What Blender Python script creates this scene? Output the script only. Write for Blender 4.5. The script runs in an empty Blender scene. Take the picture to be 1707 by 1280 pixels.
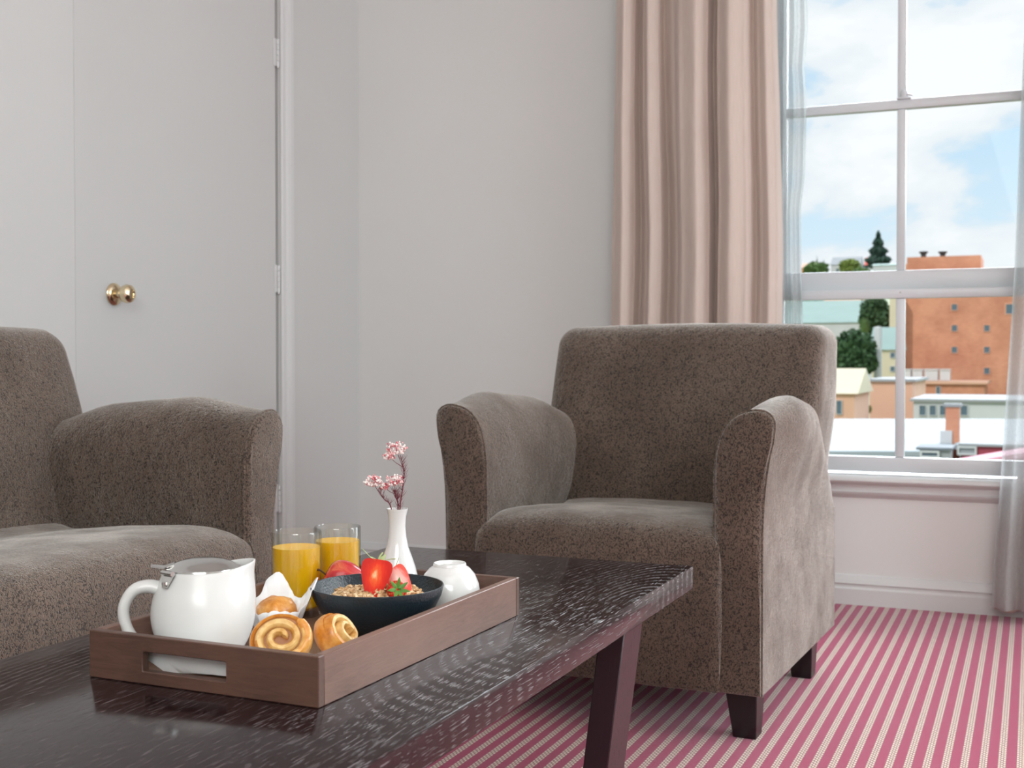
import bpy, bmesh, math, random
from mathutils import Vector, Matrix, noise
random.seed(7)
sc = bpy.context.scene
C = sc.collection
PI = math.pi

# ------------------------------------------------------------------ camera
FPX, EYE = 2030.0, 0.78
YAW, PITCH = math.atan(869 / FPX), math.atan(40 / FPX)
cd = bpy.data.cameras.new('camera'); cam = bpy.data.objects.new('camera', cd); C.objects.link(cam)
cam.location = (0, 0, EYE); cam.rotation_euler = (PI / 2 - PITCH, 0, YAW)
cd.sensor_width = 36; cd.lens = FPX / 1707 * 36; cd.clip_start = .05; cd.clip_end = 3000
cd.dof.use_dof = True; cd.dof.focus_distance = 1.65; cd.dof.aperture_fstop = 11
sc.camera = cam

# ------------------------------------------------------------------ world: blue sky with broken cloud
w = bpy.data.worlds.new('sky'); sc.world = w; w.use_nodes = True
nt = w.node_tree; nt.nodes.clear()
def wn(t, **k):
    n = nt.nodes.new(t)
    for a, b in k.items(): setattr(n, a, b)
    return n
tc = wn('ShaderNodeTexCoord'); sep = wn('ShaderNodeSeparateXYZ'); nt.links.new(tc.outputs['Generated'], sep.inputs[0])
mp = wn('ShaderNodeMapping'); mp.inputs['Scale'].default_value = (1, 1, 2.2); mp.inputs['Location'].default_value = (2.3, .9, .15)
nt.links.new(tc.outputs['Generated'], mp.inputs[0])
nz = wn('ShaderNodeTexNoise'); nz.inputs['Scale'].default_value = 6.5; nz.inputs['Detail'].default_value = 8; nz.inputs['Roughness'].default_value = .52; nz.inputs['Distortion'].default_value = .25
nt.links.new(mp.outputs[0], nz.inputs['Vector'])
cr = wn('ShaderNodeValToRGB'); cr.color_ramp.elements[0].position = .43; cr.color_ramp.elements[1].position = .50
nt.links.new(nz.outputs[0], cr.inputs[0])
gr = wn('ShaderNodeValToRGB'); gr.color_ramp.elements[0].position = 0; gr.color_ramp.elements[0].color = (.80, .91, .97, 1)
gr.color_ramp.elements[1].position = .75; gr.color_ramp.elements[1].color = (.22, .46, .82, 1)
e_ = gr.color_ramp.elements.new(.22); e_.color = (.50, .72, .93, 1)
nt.links.new(sep.outputs[2], gr.inputs[0])
cc = wn('ShaderNodeValToRGB'); cc.color_ramp.elements[0].position = .45; cc.color_ramp.elements[0].color = (.78, .84, .90, 1)
cc.color_ramp.elements[1].position = .62; cc.color_ramp.elements[1].color = (.96, .97, 1, 1)
nt.links.new(nz.outputs[0], cc.inputs[0])
mx = wn('ShaderNodeMixRGB'); nt.links.new(cr.outputs[0], mx.inputs[0]); nt.links.new(gr.outputs[0], mx.inputs[1]); nt.links.new(cc.outputs[0], mx.inputs[2])
bgn = wn('ShaderNodeBackground'); bgn.inputs[1].default_value = 1.07; nt.links.new(mx.outputs[0], bgn.inputs[0])
wo = wn('ShaderNodeOutputWorld'); nt.links.new(bgn.outputs[0], wo.inputs[0])

# sun: high, behind the camera, lights the town; the room's shell keeps it out
sl = bpy.data.lights.new('sun', 'SUN'); sl.energy = 2.1; sl.angle = .02; sl.color = (1, .95, .88)
so = bpy.data.objects.new('sun', sl); C.objects.link(so); so.rotation_euler = (math.radians(48), 0, math.radians(-28))

# bright veiled sky on the window side: one wide soft source that enters only through the windows
s2 = bpy.data.lights.new('bright_sky', 'SUN'); s2.energy = 7.5; s2.angle = math.radians(50); s2.color = (.90, .95, 1)
o2 = bpy.data.objects.new('bright_sky', s2); C.objects.link(o2)
o2.rotation_euler = (Vector((.15, 1.0, .60))).to_track_quat('Z', 'Y').to_euler()
def area(name, loc, target, sx, sy, power, col):
    l = bpy.data.lights.new(name, 'AREA'); l.shape = 'RECTANGLE'; l.size = sx; l.size_y = sy; l.energy = power; l.color = col
    o = bpy.data.objects.new(name, l); C.objects.link(o); o.location = loc
    o.rotation_euler = (Vector(target) - Vector(loc)).to_track_quat('-Z', 'Y').to_euler()
    return o
area('window_daylight_far', (1.25, 3.93, 1.45), (1.25, 0, .75), .95, 1.9, 36, (.90, .97, 1))       # second window, far wall
area('side_fill', (2.33, 2.45, 1.45), (0, 2.1, .7), 1.5, 1.9, 84, (.88, .96, 1))       # added fill light from the right, no window opening behind it
po = area('window_portal', (-.385, 4.21, 1.43), (-.385, 0, 1.43), .86, 2.0, 1, (1, 1, 1)); po.data.cycles.is_portal = True
area('ceiling_fill', (.2, -.3, 2.62), (.0, 0, 0), 1.6, 1.6, 18, (.96, 1, .98))  # added overhead fill, not a fixture of the room
area('fill_behind', (.4, -1.85, 2.1), (-.9, 3.4, 1.75), 2.6, .9, 80, (.96, 1, .97))  # added fill behind the camera, lifts the window wall
sc.view_settings.view_transform = 'Standard'; sc.view_settings.look = 'None'
sc.view_settings.exposure = 0.0; sc.view_settings.gamma = 1.0; sc.view_settings.use_curve_mapping = False
sc.cycles.use_denoising = True; sc.cycles.max_bounces = 10; sc.cycles.diffuse_bounces = 6; sc.cycles.transparent_max_bounces = 16
sc.cycles.sample_clamp_indirect = 6; sc.cycles.caustics_reflective = False; sc.cycles.caustics_refractive = False

# ------------------------------------------------------------------ helpers
F_ = Vector((-math.sin(YAW) * math.cos(PITCH), math.cos(YAW) * math.cos(PITCH), -math.sin(PITCH)))
R_ = Vector((math.cos(YAW), math.sin(YAW), 0)); U_ = R_.cross(F_)
def at(x, y, Y):
    d = F_ + R_ * ((x - 853.5) / FPX) - U_ * ((y - 640) / FPX)
    return Vector((0, 0, EYE)) + d * (Y / d.y)

def link(name, bm, m, parent=None, smooth=True, loc=None):
    me = bpy.data.meshes.new(name)
    bmesh.ops.recalc_face_normals(bm, faces=bm.faces)
    bm.to_mesh(me); bm.free()
    if m: me.materials.append(m)
    o = bpy.data.objects.new(name, me); C.objects.link(o)
    if parent: o.parent = parent
    if loc: o.location = loc
    if smooth:
        for p in me.polygons: p.use_smooth = True
        me.set_sharp_from_angle(angle=math.radians(38)) if hasattr(me, 'set_sharp_from_angle') else None
    return o
def tag(o, label, cat, group=None, kind=None):
    o['label'] = label; o['category'] = cat
    if group: o['group'] = group
    if kind: o['kind'] = kind
    return o
def thing(name, label, cat, loc=(0, 0, 0), rz=0, group=None):
    o = bpy.data.objects.new(name, None); C.objects.link(o); o.location = loc; o.rotation_euler = (0, 0, rz); o.empty_display_size = .05
    return tag(o, label, cat, group)
def struct(name, bm, m, parent=None, smooth=False):
    o = link(name, bm, m, parent, smooth)
    if not parent: o['kind'] = 'structure'
    return o
def box(bm, a, b, bev=0, seg=2):
    x0, y0, z0 = [min(p, q) for p, q in zip(a, b)]; x1, y1, z1 = [max(p, q) for p, q in zip(a, b)]
    vs = [bm.verts.new(p) for p in [(x0, y0, z0), (x1, y0, z0), (x1, y1, z0), (x0, y1, z0), (x0, y0, z1), (x1, y0, z1), (x1, y1, z1), (x0, y1, z1)]]
    fs = [bm.faces.new([vs[i] for i in f]) for f in [(3, 2, 1, 0), (4, 5, 6, 7), (0, 1, 5, 4), (1, 2, 6, 5), (2, 3, 7, 6), (3, 0, 4, 7)]]
    if bev:
        es = list({e for f in fs for e in f.edges})
        bmesh.ops.bevel(bm, geom=es, offset=bev, segments=seg, profile=.5, affect='EDGES')
    return vs
def bx(a, b, bev=0, seg=2):
    bm = bmesh.new(); box(bm, a, b, bev, seg); return bm
def loft(bm, rings, cap=True, closed=True):
    vr = [[bm.verts.new(p) for p in r] for r in rings]
    n = len(vr[0])
    for a, b in zip(vr, vr[1:]):
        for i in range(n if closed else n - 1):
            j = (i + 1) % n
            bm.faces.new([a[i], a[j], b[j], b[i]])
    if cap and closed:
        bm.faces.new(vr[0][::-1]); bm.faces.new(vr[-1])
    return vr
def lathe(bm, prof, n=48, c=(0, 0, 0), squash=(1, 1)):
    rings = []
    for r, z in prof:
        rings.append([(c[0] + max(r, 1e-5) * squash[0] * math.cos(2 * PI * i / n), c[1] + max(r, 1e-5) * squash[1] * math.sin(2 * PI * i / n), c[2] + z) for i in range(n)])
    loft(bm, rings)
def crv(pts, n):
    """Catmull-Rom through control points (tuples) -> n samples"""
    P = [Vector(p) for p in pts]; P = [2 * P[0] - P[1]] + P + [2 * P[-1] - P[-2]]
    out = []; m = len(P) - 3
    for i in range(n):
        u = i / (n - 1) * m; k = min(int(u), m - 1); t = u - k
        a, b, c, d = P[k:k + 4]
        out.append(.5 * ((2 * b) + (c - a) * t + (2 * a - 5 * b + 4 * c - d) * t * t + (3 * b - a - 3 * c + d) * t ** 3))
    return out
def tube(bm, pts, rad, n=8, cap=True, flat=1.0):
    pts = [Vector(p) for p in pts]; rings = []
    up = Vector((0, 0, 1)); prev = None
    for i, p in enumerate(pts):
        d = (pts[min(i + 1, len(pts) - 1)] - pts[max(i - 1, 0)]).normalized()
        if prev is None:
            s = d.cross(up)
            if s.length < .1: s = d.cross(Vector((1, 0, 0)))
        else: s = prev - d * prev.dot(d)
        s.normalize(); prev = s; t = d.cross(s)
        r = rad[i] if isinstance(rad, (list, tuple)) else rad
        rings.append([p + s * (r * math.cos(2 * PI * k / n)) + t * (r * flat * math.sin(2 * PI * k / n)) for k in range(n)])
    loft(bm, rings, cap)
def interp(tab, x):
    if x <= tab[0][0]: return tab[0][1]
    for (a, b), (c, d) in zip(tab, tab[1:]):
        if x <= c:
            t = (x - a) / (c - a); t = t * t * (3 - 2 * t) if False else t
            return b + (d - b) * t
    return tab[-1][1]

# ------------------------------------------------------------------ materials
def mat(name, col, rough=.5, **k):
    m = bpy.data.materials.new(name); m.use_nodes = True; p = m.node_tree.nodes['Principled BSDF']
    p.inputs['Base Color'].default_value = (*col, 1); p.inputs['Roughness'].default_value = rough
    for a, b in k.items():
        p.inputs[a.replace('_', ' ')].default_value = b
    return m
class N:
    def __init__(s, m): s.t = m.node_tree; s.p = s.t.nodes['Principled BSDF']; s._tc = s.t.nodes.new('ShaderNodeTexCoord')
    def n(s, t, ins=None, **k):
        n = s.t.nodes.new(t)
        for a, b in k.items(): setattr(n, a, b)
        for a, b in (ins or {}).items():
            if isinstance(b, bpy.types.NodeSocket): s.t.links.new(b, n.inputs[a])
            else: n.inputs[a].default_value = b
        return n
    def math(s, op, a, b=0, c=0):
        return s.n('ShaderNodeMath', {0: a, 1: b, 2: c}, operation=op).outputs[0]
    def co(s, scale=(1, 1, 1), src='Object', rot=(0, 0, 0)):
        return s.n('ShaderNodeMapping', {0: s._tc.outputs[src], 'Scale': scale, 'Rotation': rot}).outputs[0]
    def noise(s, scale, vec=None, det=3, rough=.5, dist=0):
        return s.n('ShaderNodeTexNoise', {'Vector': vec if vec else s._tc.outputs['Object'], 'Scale': scale, 'Detail': det, 'Roughness': rough, 'Distortion': dist}).outputs[0]
    def ramp(s, v, stops):
        n = s.n('ShaderNodeValToRGB', {0: v}); e = n.color_ramp.elements
        while len(e) < len(stops): e.new(.5)
        for q, (p, c) in zip(e, stops):
            q.position = p; q.color = (*c, 1) if len(c) == 3 else c
        return n.outputs[0]
    def mix(s, f, a, b, mode='MIX'):
        n = s.n('ShaderNodeMixRGB', blend_type=mode)
        for k, v in ((0, f), (1, a), (2, b)):
            if isinstance(v, bpy.types.NodeSocket): s.t.links.new(v, n.inputs[k])
            else: n.inputs[k].default_value = v if k == 0 else ((*v, 1) if len(v) == 3 else v)
        return n.outputs[0]
    def col(s, v): s.t.links.new(v, s.p.inputs['Base Color'])
    def to(s, v, k): s.t.links.new(v, s.p.inputs[k])
    def bump(s, h, st=.3, d=.002):
        n = s.n('ShaderNodeBump', {'Height': h, 'Strength': st, 'Distance': d}); s.t.links.new(n.outputs[0], s.p.inputs['Normal'])
def g3(v): return (v, v, v)

M = {}
# painted plaster wall
def paint(name, col, rough=.55):
    m = mat(name, col, rough); q = N(m)
    q.col(q.mix(q.noise(2.2, det=2), tuple(c * .975 for c in col), tuple(min(1, c * 1.02) for c in col)))
    q.bump(q.noise(160, det=2), .06, .001); return m
M['wall'] = paint('wall_paint', (.75, .755, .745)); M['wallleft'] = paint('left_wall_toned_paint', (.60, .605, .60)); M['door'] = paint('door_paint', (.585, .59, .585), .42)  # left wall and door darkened in colour to offset the side light
M['trim'] = paint('trim_gloss_paint', (.66, .67, .67), .35); M['ceil'] = paint('ceiling_paint', (.82, .82, .80))
M['winpaint'] = paint('window_paint', (.66, .69, .72), .35)
# carpet: crimson ground, cream stripes of stitched rows, running away from the camera
m = M['carpet'] = mat('striped_carpet', (.35, .03, .07), .95, Sheen_Weight=.42, Sheen_Roughness=.3)
m.node_tree.nodes['Principled BSDF'].inputs['Sheen Tint'].default_value = (.92, .82, 1, 1)
q = N(m); sx = q.n('ShaderNodeSeparateXYZ', {0: q._tc.outputs['Object']})
PER = .0333
u = q.math('FRACT', q.math('DIVIDE', q.math('ADD', sx.outputs[0], 10 * PER + .050 + PER * .5), PER))   # 0..1 across one repeat, stripe centred at .5
instr = q.math('COMPARE', u, .5, .222)
row3 = q.math('FRACT', q.math('MULTIPLY', q.math('SUBTRACT', u, .278), 3 / .444))
dash = q.math('FRACT', q.math('ADD', q.math('DIVIDE', sx.outputs[1], .0125), q.math('MULTIPLY', q.math('FLOOR', q.math('MULTIPLY', q.math('SUBTRACT', u, .278), 3 / .444)), .5)))
knot = q.math('MULTIPLY', q.math('COMPARE', row3, .5, .40), q.math('COMPARE', dash, .5, .36))
cream = q.math('MULTIPLY', instr, knot)
fib = q.noise(900, det=2)
redc = q.mix(fib, (.26, .004, .038), (.42, .014, .080)); crc = q.mix(fib, (.64, .53, .40), (.82, .71, .56))
gap = q.mix(instr, redc, (.16, .02, .03))
q.col(q.mix(cream, gap, crc))
q.bump(q.math('ADD', q.math('MULTIPLY', cream, .8), fib), .6, .003)
# brown crackled velour
m = M['velour'] = mat('brown_velour', (.12, .09, .07), .85, Sheen_Weight=.7, Sheen_Roughness=.36)
m.node_tree.nodes['Principled BSDF'].inputs['Sheen Tint'].default_value = (1, .945, .89, 1)
q = N(m)
wv = q.co((1, 1, .8)); dn = q.n('ShaderNodeTexNoise', {'Vector': wv, 'Scale': 60.0, 'Detail': 2.0})
wv2 = q.n('ShaderNodeVectorMath', {0: wv, 1: q.n('ShaderNodeVectorMath', {0: dn.outputs[1], 'Scale': .012}, operation='SCALE').outputs[0]}, operation='ADD').outputs[0]
wn_ = q.math('ABSOLUTE', q.math('SUBTRACT', q.noise(1, q.n('ShaderNodeMapping', {0: wv2, 'Scale': (250, 250, 200)}).outputs[0], 1.5, .5), .5))
crk = q.ramp(wn_, [(0, g3(0)), (.028, g3(.15)), (.085, g3(1))])
n1 = q.noise(330, det=2); blot = q.noise(6, det=3, rough=.6)
cA = q.mix(crk, (.016, .010, .008), (.108, .073, .051))
cB = q.mix(crk, (.024, .016, .0125), (.155, .110, .081))
q.col(q.mix(q.ramp(blot, [(.35, g3(0)), (.68, g3(1))]), cA, cB))
q.bump(q.math('ADD', q.math('MULTIPLY', crk, .8), q.noise(90, det=3)), .6, .0022)
q.to(q.ramp(q.noise(9, det=4, rough=.55), [(.35, g3(.5)), (.62, g3(.95))]), 'Sheen Weight')
# dark open-grain table lacquer (grain along Y)
def darkwood(name, col, grain_axis='Y', rough=.13, d=.00022):
    m = mat(name, col, rough); q = N(m)
    vec = q._tc.outputs['Object']
    bend = q.n('ShaderNodeTexNoise', {'Vector': q.co((1.2, .5, 1.2)), 'Scale': 5.0, 'Detail': 1.0}).outputs[1]
    vec = q.n('ShaderNodeVectorMath', {0: vec, 1: q.n('ShaderNodeVectorMath', {0: bend, 'Scale': .03}, operation='SCALE').outputs[0]}, operation='ADD').outputs[0]
    rings = q.n('ShaderNodeTexWave', {'Vector': q.n('ShaderNodeMapping', {0: vec, 'Location': (-.28, -.16, 0), 'Scale': (1, .34, 1)}).outputs[0], 'Scale': 34.0, 'Distortion': .6, 'Detail': 1.0}, wave_type='RINGS', rings_direction='Z').outputs[1]
    zone = q.noise(3.2, q.co((1, .5, 1)), 1)
    fine = q.noise(1, q.n('ShaderNodeMapping', {0: vec, 'Scale': (1000, 30, 1000) if grain_axis == 'Y' else (500, 500, 60)}).outputs[0], 2, .5)
    thr = q.math('ADD', fine, q.math('MULTIPLY', q.math('SUBTRACT', rings, .5), q.ramp(zone, [(.42, g3(.03)), (.60, g3(.26))])))
    pores = q.ramp(thr, [(.61, g3(0)), (.69, g3(1))])
    q.col(q.mix(pores, col, (.15, .125, .13) if grain_axis == 'Y' else (.02, .01, .014)))  # pale pore colour paints in the glints of the open grain
    q.to(q.math('ADD', q.math('MULTIPLY', pores, .10), rough), 'Roughness')
    q.bump(q.math('SUBTRACT', 1, pores), 1.0, d); return m
M['table'] = darkwood('espresso_lacquer', (.013, .005, .006)); M['tableleg'] = darkwood('espresso_leg', (.02, .007, .012), 'Z', .3, .0001)
M['blackleg'] = mat('black_leg', (.012, .009, .011), .3)
def wood(name, c0, c1, rough=.5, sc_=(8, 60, 60)):
    m = mat(name, c0, rough); q = N(m)
    v = q.noise(1, q.co(tuple(c * 2.2 for c in sc_)), 6, .7, 1.2); v2 = q.noise(9, det=3)
    q.col(q.mix(q.ramp(v2, [(.3, g3(0)), (.75, g3(.5))]), q.mix(q.ramp(v, [(.3, g3(0)), (.7, g3(1))]), c0, c1), tuple(c * 1.5 for c in c1)))
    q.bump(v, .25, .001); return m
M['trayx'] = wood('tray_wood_cross_shaded', (.050, .024, .017), (.115, .058, .040), .42)  # side wall wood darkened, painting shade into the end walls
M['trayy'] = wood('tray_wood_lengthwise', (.115, .062, .045), (.20, .115, .088), .42, (60, 8, 60))
M['trayfloor'] = wood('tray_floor_wood', (.13, .07, .045), (.22, .13, .09), .45, (60, 8, 60))
M['porcelain'] = mat('white_porcelain', (.72, .73, .72), .14, Coat_Weight=.3)
M['porcelain_matt'] = mat('white_satin_porcelain', (.68, .69, .68), .25)
M['steel'] = mat('polished_steel', (.62, .62, .60), .16, Metallic=1.0)
M['brass'] = mat('brass', (.80, .68, .46), .16, Metallic=1.0)
m = M['bowl'] = mat('navy_stoneware', (.012, .022, .030), .32); q = N(m); q.bump(q.noise(420, det=1), .35, .0015)
m = M['juice'] = mat('orange_juice', (1.0, .52, .0), .35, Subsurface_Weight=.3, Subsurface_Scale=.01); m.node_tree.nodes['Principled BSDF'].inputs['Subsurface Radius'].default_value = (1, .6, .05)
# window pane: clear with a faint reflection
m = M['pane'] = bpy.data.materials.new('window_glass'); m.use_nodes = True; t = m.node_tree; t.nodes.clear()
lw = t.nodes.new('ShaderNodeLayerWeight'); lw.inputs[0].default_value = .5; pw = t.nodes.new('ShaderNodeMath'); pw.operation = 'POWER'; pw.inputs[1].default_value = 4; t.links.new(lw.outputs[1], pw.inputs[0]); fr = t.nodes.new('ShaderNodeMath'); fr.operation = 'MULTIPLY_ADD'; fr.inputs[1].default_value = .55; fr.inputs[2].default_value = .003; t.links.new(pw.outputs[0], fr.inputs[0]); tr = t.nodes.new('ShaderNodeBsdfTransparent'); gl = t.nodes.new('ShaderNodeBsdfGlossy'); gl.inputs['Roughness'].default_value = .02
tr.inputs[0].default_value = (.97, .985, .98, 1)
ms = t.nodes.new('ShaderNodeMixShader'); ou = t.nodes.new('ShaderNodeOutputMaterial')
t.links.new(fr.outputs[0], ms.inputs[0]); t.links.new(tr.outputs[0], ms.inputs[1]); t.links.new(gl.outputs[0], ms.inputs[2]); t.links.new(ms.outputs[0], ou.inputs[0])
m = M['glass'] = m.copy(); m.name = 'tumbler_glass'; [n_ for n_ in m.node_tree.nodes if n_.type == 'MATH' and n_.operation == 'MULTIPLY_ADD'][0].inputs[2].default_value = .075
# drape fabric
m = M['drape'] = mat('mauve_drape', (.42, .315, .275), .8, Sheen_Weight=.3); q = N(m)
q.col(q.mix(q.noise(1, q.co((300, 300, 20)), 3), (.52, .425, .375), (.62, .52, .465))); q.bump(q.noise(1, q.co((900, 900, 200)), 2), .2, .001)
# sheer voile
m = M['sheer'] = bpy.data.materials.new('grey_voile'); m.use_nodes = True; t = m.node_tree; p = t.nodes['Principled BSDF']
p.inputs['Base Color'].default_value = (.56, .58, .58, 1); p.inputs['Roughness'].default_value = .9
q = N(m); tl = t.nodes.new('ShaderNodeBsdfTranslucent'); tl.inputs[0].default_value = (.50, .53, .54, 1)
tr = t.nodes.new('ShaderNodeBsdfTransparent'); m1 = t.nodes.new('ShaderNodeMixShader'); m1.inputs[0].default_value = .6; m2 = t.nodes.new('ShaderNodeMixShader')
weave = q.noise(1, q.co((700, 700, 90)), 2); t.links.new(q.ramp(weave, [(.3, g3(.22)), (.75, g3(.42))]), m2.inputs[0])
t.links.new(p.outputs[0], m1.inputs[1]); t.links.new(tl.outputs[0], m1.inputs[2]); t.links.new(m1.outputs[0], m2.inputs[1]); t.links.new(tr.outputs[0], m2.inputs[2])
t.links.new(m2.outputs[0], t.nodes['Material Output'].inputs[0])
m = M['paper'] = mat('white_paper', (.86, .87, .88), .7, Subsurface_Weight=.1, Subsurface_Scale=.004)
m = M['gap'] = mat('dark_gap', (.06, .055, .05), .8)

# ------------------------------------------------------------------ room shell
XL, XR, YB, YF, ZC = -2.34, 2.45, -2.0, 4.0, 2.7
WX0, WX1, WZ0, WZ1 = -.83, .06, .415, 2.45
struct('floor', bx((XL - .2, YB - .2, -.1), (XR + .2, YF + .0, 0)), M['carpet'])
struct('ceiling', bx((XL - .2, YB - .2, ZC), (XR + .2, YF + .2, ZC + .15)), M['ceil'])
bm = bmesh.new()                                    # far wall with two window openings
W2 = (.75, 1.75)
for a, b in [((XL - .2, YF, -.1), (WX0, YF + .2, ZC)), ((WX1, YF, -.1), (W2[0], YF + .2, ZC)), ((W2[1], YF, -.1), (XR + .2, YF + .2, ZC)),
             ((WX0, YF, -.1), (WX1, YF + .2, WZ0 - .04)), ((W2[0], YF, -.1), (W2[1], YF + .2, WZ0)), ((WX0, YF, WZ1), (WX1, YF + .2, ZC)), ((W2[0], YF, WZ1), (W2[1], YF + .2, ZC))]:
    box(bm, a, b)
struct('wall_window', bm, M['wall'])
# left wall: opening for the closet door
DY0, DY1, DZ = 2.519, 3.457, 2.25
bm = bmesh.new()
for a, b in [((XL - .2, YB - .2, 0), (XL, DY0, ZC)), ((XL - .2, DY1 + .012, 0), (XL, YF, ZC)), ((XL - .2, DY0, DZ), (XL, DY1 + .012, ZC)), ((XL - .2, DY0, 0), (XL - .06, DY1 + .012, DZ))]: box(bm, a, b)
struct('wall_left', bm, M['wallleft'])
struct('wall_right', bx((XR, YB - .2, -.1), (XR + .2, YF, ZC)), M['wall'])
struct('wall_back', bx((XL - .2, YB - .2, -.1), (XR, YB, ZC)), M['wall'])
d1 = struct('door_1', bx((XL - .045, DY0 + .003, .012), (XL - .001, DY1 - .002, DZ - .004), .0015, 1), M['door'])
d1['label'] = 'flush white closet door with a brass knob'
bm = bmesh.new(); kc = Vector((XL, 2.668, .962))
def latheX(bm, prof, c, n=32):
    rings = [[(c[0] + x, c[1] + r * math.cos(2 * PI * i / n), c[2] + r * math.sin(2 * PI * i / n)) for i in range(n)] for r, x in prof]; loft(bm, rings)
latheX(bm, [(.0005, -.002), (.031, -.002), (.031, .003), (.027, .008), (.016, .011), (.0005, .011)], kc)
o = link('knob_plate', bm, M['brass'], d1)
bm = bmesh.new(); latheX(bm, [(.0005, .008), (.011, .010), (.010, .024), (.016, .030), (.024, .037), (.0265, .046), (.024, .056), (.016, .062), (.0115, .063), (.010, .060), (.0005, .060)], kc)
o = link('door_knob', bm, M['brass'], d1); o['label'] = 'polished brass knob'
for z in (1.81, 1.053, .315):
    bm = bmesh.new()
    for k in range(5):
        z0 = z - .045 + k * .018
        lathe(bm, [(.0005, 0), (.0055, 0), (.0055, .0165), (.0005, .0165)], 12, (XL + .003, DY1 + .006, z0))
    lathe(bm, [(.0005, -.008), (.004, -.006), (.0045, 0), (.0005, 0)], 12, (XL + .003, DY1 + .006, z - .045))
    box(bm, (XL - .002, DY1 - .016, z - .046), (XL + .0012, DY1 + .0, z + .046))
    link('hinge', bm, M['trim'], d1)
# architrave beside the door: stepped moulding
bm = bmesh.new()
prof = [(0, .0), (.010, .0), (.014, .004), (.014, .022), (.010, .028), (.016, .034), (.020, .046), (.020, .062), (.014, .070), (0, .072)]
def strip(bm, prof, a, b, f):                       # prof in 2-D, f maps (out, across, along)
    loft(bm, [[f(o_, c_, a) for o_, c_ in prof], [f(o_, c_, b) for o_, c_ in prof]])
strip(bm, prof, 0, DZ + .07, lambda o_, c_, z: (XL + o_, DY1 + .014 + c_, z))
struct('trim_1', bm, M['trim'])
bm = bmesh.new(); strip(bm, prof, DY0 - .05, DY1 + .085, lambda o_, c_, y: (XL + o_, y, DZ + .014 + c_)); struct('trim_2', bm, M['trim'])
# baseboards
bp = [(0, 0), (.018, 0), (.018, .050), (.013, .056), (.013, .062), (.017, .068), (.012, .080), (.006, .092), (0, .095)]
def bboard(name, a, b, f):
    bm = bmesh.new(); strip(bm, bp, a, b, f); struct(name, bm, M['trim'])
bboard('baseboard_window', XL, XR, lambda o_, c_, x: (x, YF - o_, c_))
bboard('baseboard_left', DY1 + .088, YF - .018, lambda o_, c_, y: (XL + o_, y, c_))
bboard('baseboard_left_near', YB, DY0 - .02, lambda o_, c_, y: (XL + o_, y, c_))
bboard('baseboard_right', YB, YF - .018, lambda o_, c_, y: (XR - o_, y, c_))
# visible sash window
MUL = -.386
wf = bpy.data.objects.new('window_1', None); C.objects.link(wf); wf['kind'] = 'structure'
wf['label'] = 'white painted timber sash window looking over the town'
P = M['winpaint']
def wp(name, a, b, bev=.003, m=P): return link(name, bx(a, b, bev), m, wf)
wp('jamb', (WX0 + .001, YF - .0, WZ0), (WX0 + .035, YF + .15, WZ1)); wp('jamb', (WX1 - .035, YF, WZ0), (WX1 - .001, YF + .15, WZ1)); wp('head', (WX0 + .035, YF, WZ1 - .04), (WX1 - .035, YF + .15, WZ1 - .001))
X0, X1 = WX0 + .036, WX1 - .036
YU, YLo = YF + .055, YF + .015                      # upper sash is the outer one
fy = lambda z, Y: EYE + (z - EYE) * Y / 4.0         # heights measured on the wall plane, carried to the sash plane
# upper sash
wp('sash_rail', (X0, YU, fy(1.000, YU)), (X1, YU + .038, fy(1.062, YU)))
wp('sash_stile', (X0, YU, fy(1.062, YU)), (X0 + .04, YU + .038, WZ1 - .04)); wp('sash_stile', (X1 - .04, YU, fy(1.062, YU)), (X1, YU + .038, WZ1 - .04))
wp('glazing_bar', (X0 + .04, YU + .004, fy(1.567, YU)), (X1 - .04, YU + .034, fy(1.597, YU)), .004)
mu = fy(MUL, YU) if False else MUL * YU / 4.0
wp('glazing_bar', (mu - .013, YU + .005, fy(1.062, YU)), (mu + .013, YU + .033, fy(1.567, YU)), .004)
wp('glazing_bar', (mu - .013, YU + .005, fy(1.597, YU)), (mu + .013, YU + .033, WZ1 - .04), .004)
for xa, xb in ((X0 + .04, mu - .013), (mu + .013, X1 - .04)):
    for za, zb in ((fy(1.062, YU), fy(1.567, YU)), (fy(1.597, YU), WZ1 - .04)):
        wp('pane', (xa - .002, YU + .018, za - .002), (xb + .002, YU + .021, zb + .002), 0, M['pane'])
# lower sash
ml = MUL * YLo / 4.0
wp('sash_rail', (X0, YLo, fy(.974, YLo)), (X1, YLo + .036, fy(1.003, YLo))); wp('sash_rail', (X0, YLo, fy(.425, YLo)), (X1, YLo + .036, fy(.473, YLo)))
wp('sash_stile', (X0, YLo, fy(.473, YLo)), (X0 + .04, YLo + .036, fy(.974, YLo))); wp('sash_stile', (X1 - .04, YLo, fy(.473, YLo)), (X1, YLo + .036, fy(.974, YLo)))
wp('glazing_bar', (ml - .014, YLo + .004, fy(.473, YLo)), (ml + .014, YLo + .032, fy(.974, YLo)), .004)
for xa, xb in ((X0 + .04, ml - .014), (ml + .014, X1 - .04)):
    wp('pane', (xa - .002, YLo + .017, fy(.473, YLo) - .002), (xb + .002, YLo + .020, fy(.974, YLo) + .002), 0, M['pane'])
bm = bmesh.new(); lathe(bm, [(.0005, 0), (.0022, 0), (.0022, .003), (.0005, .003)], 10); o = link('screw', bm, M['steel'], wf); o.rotation_euler = (PI / 2, 0, 0); o.location = (ml, YLo + .001, fy(.992, YLo))
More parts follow.
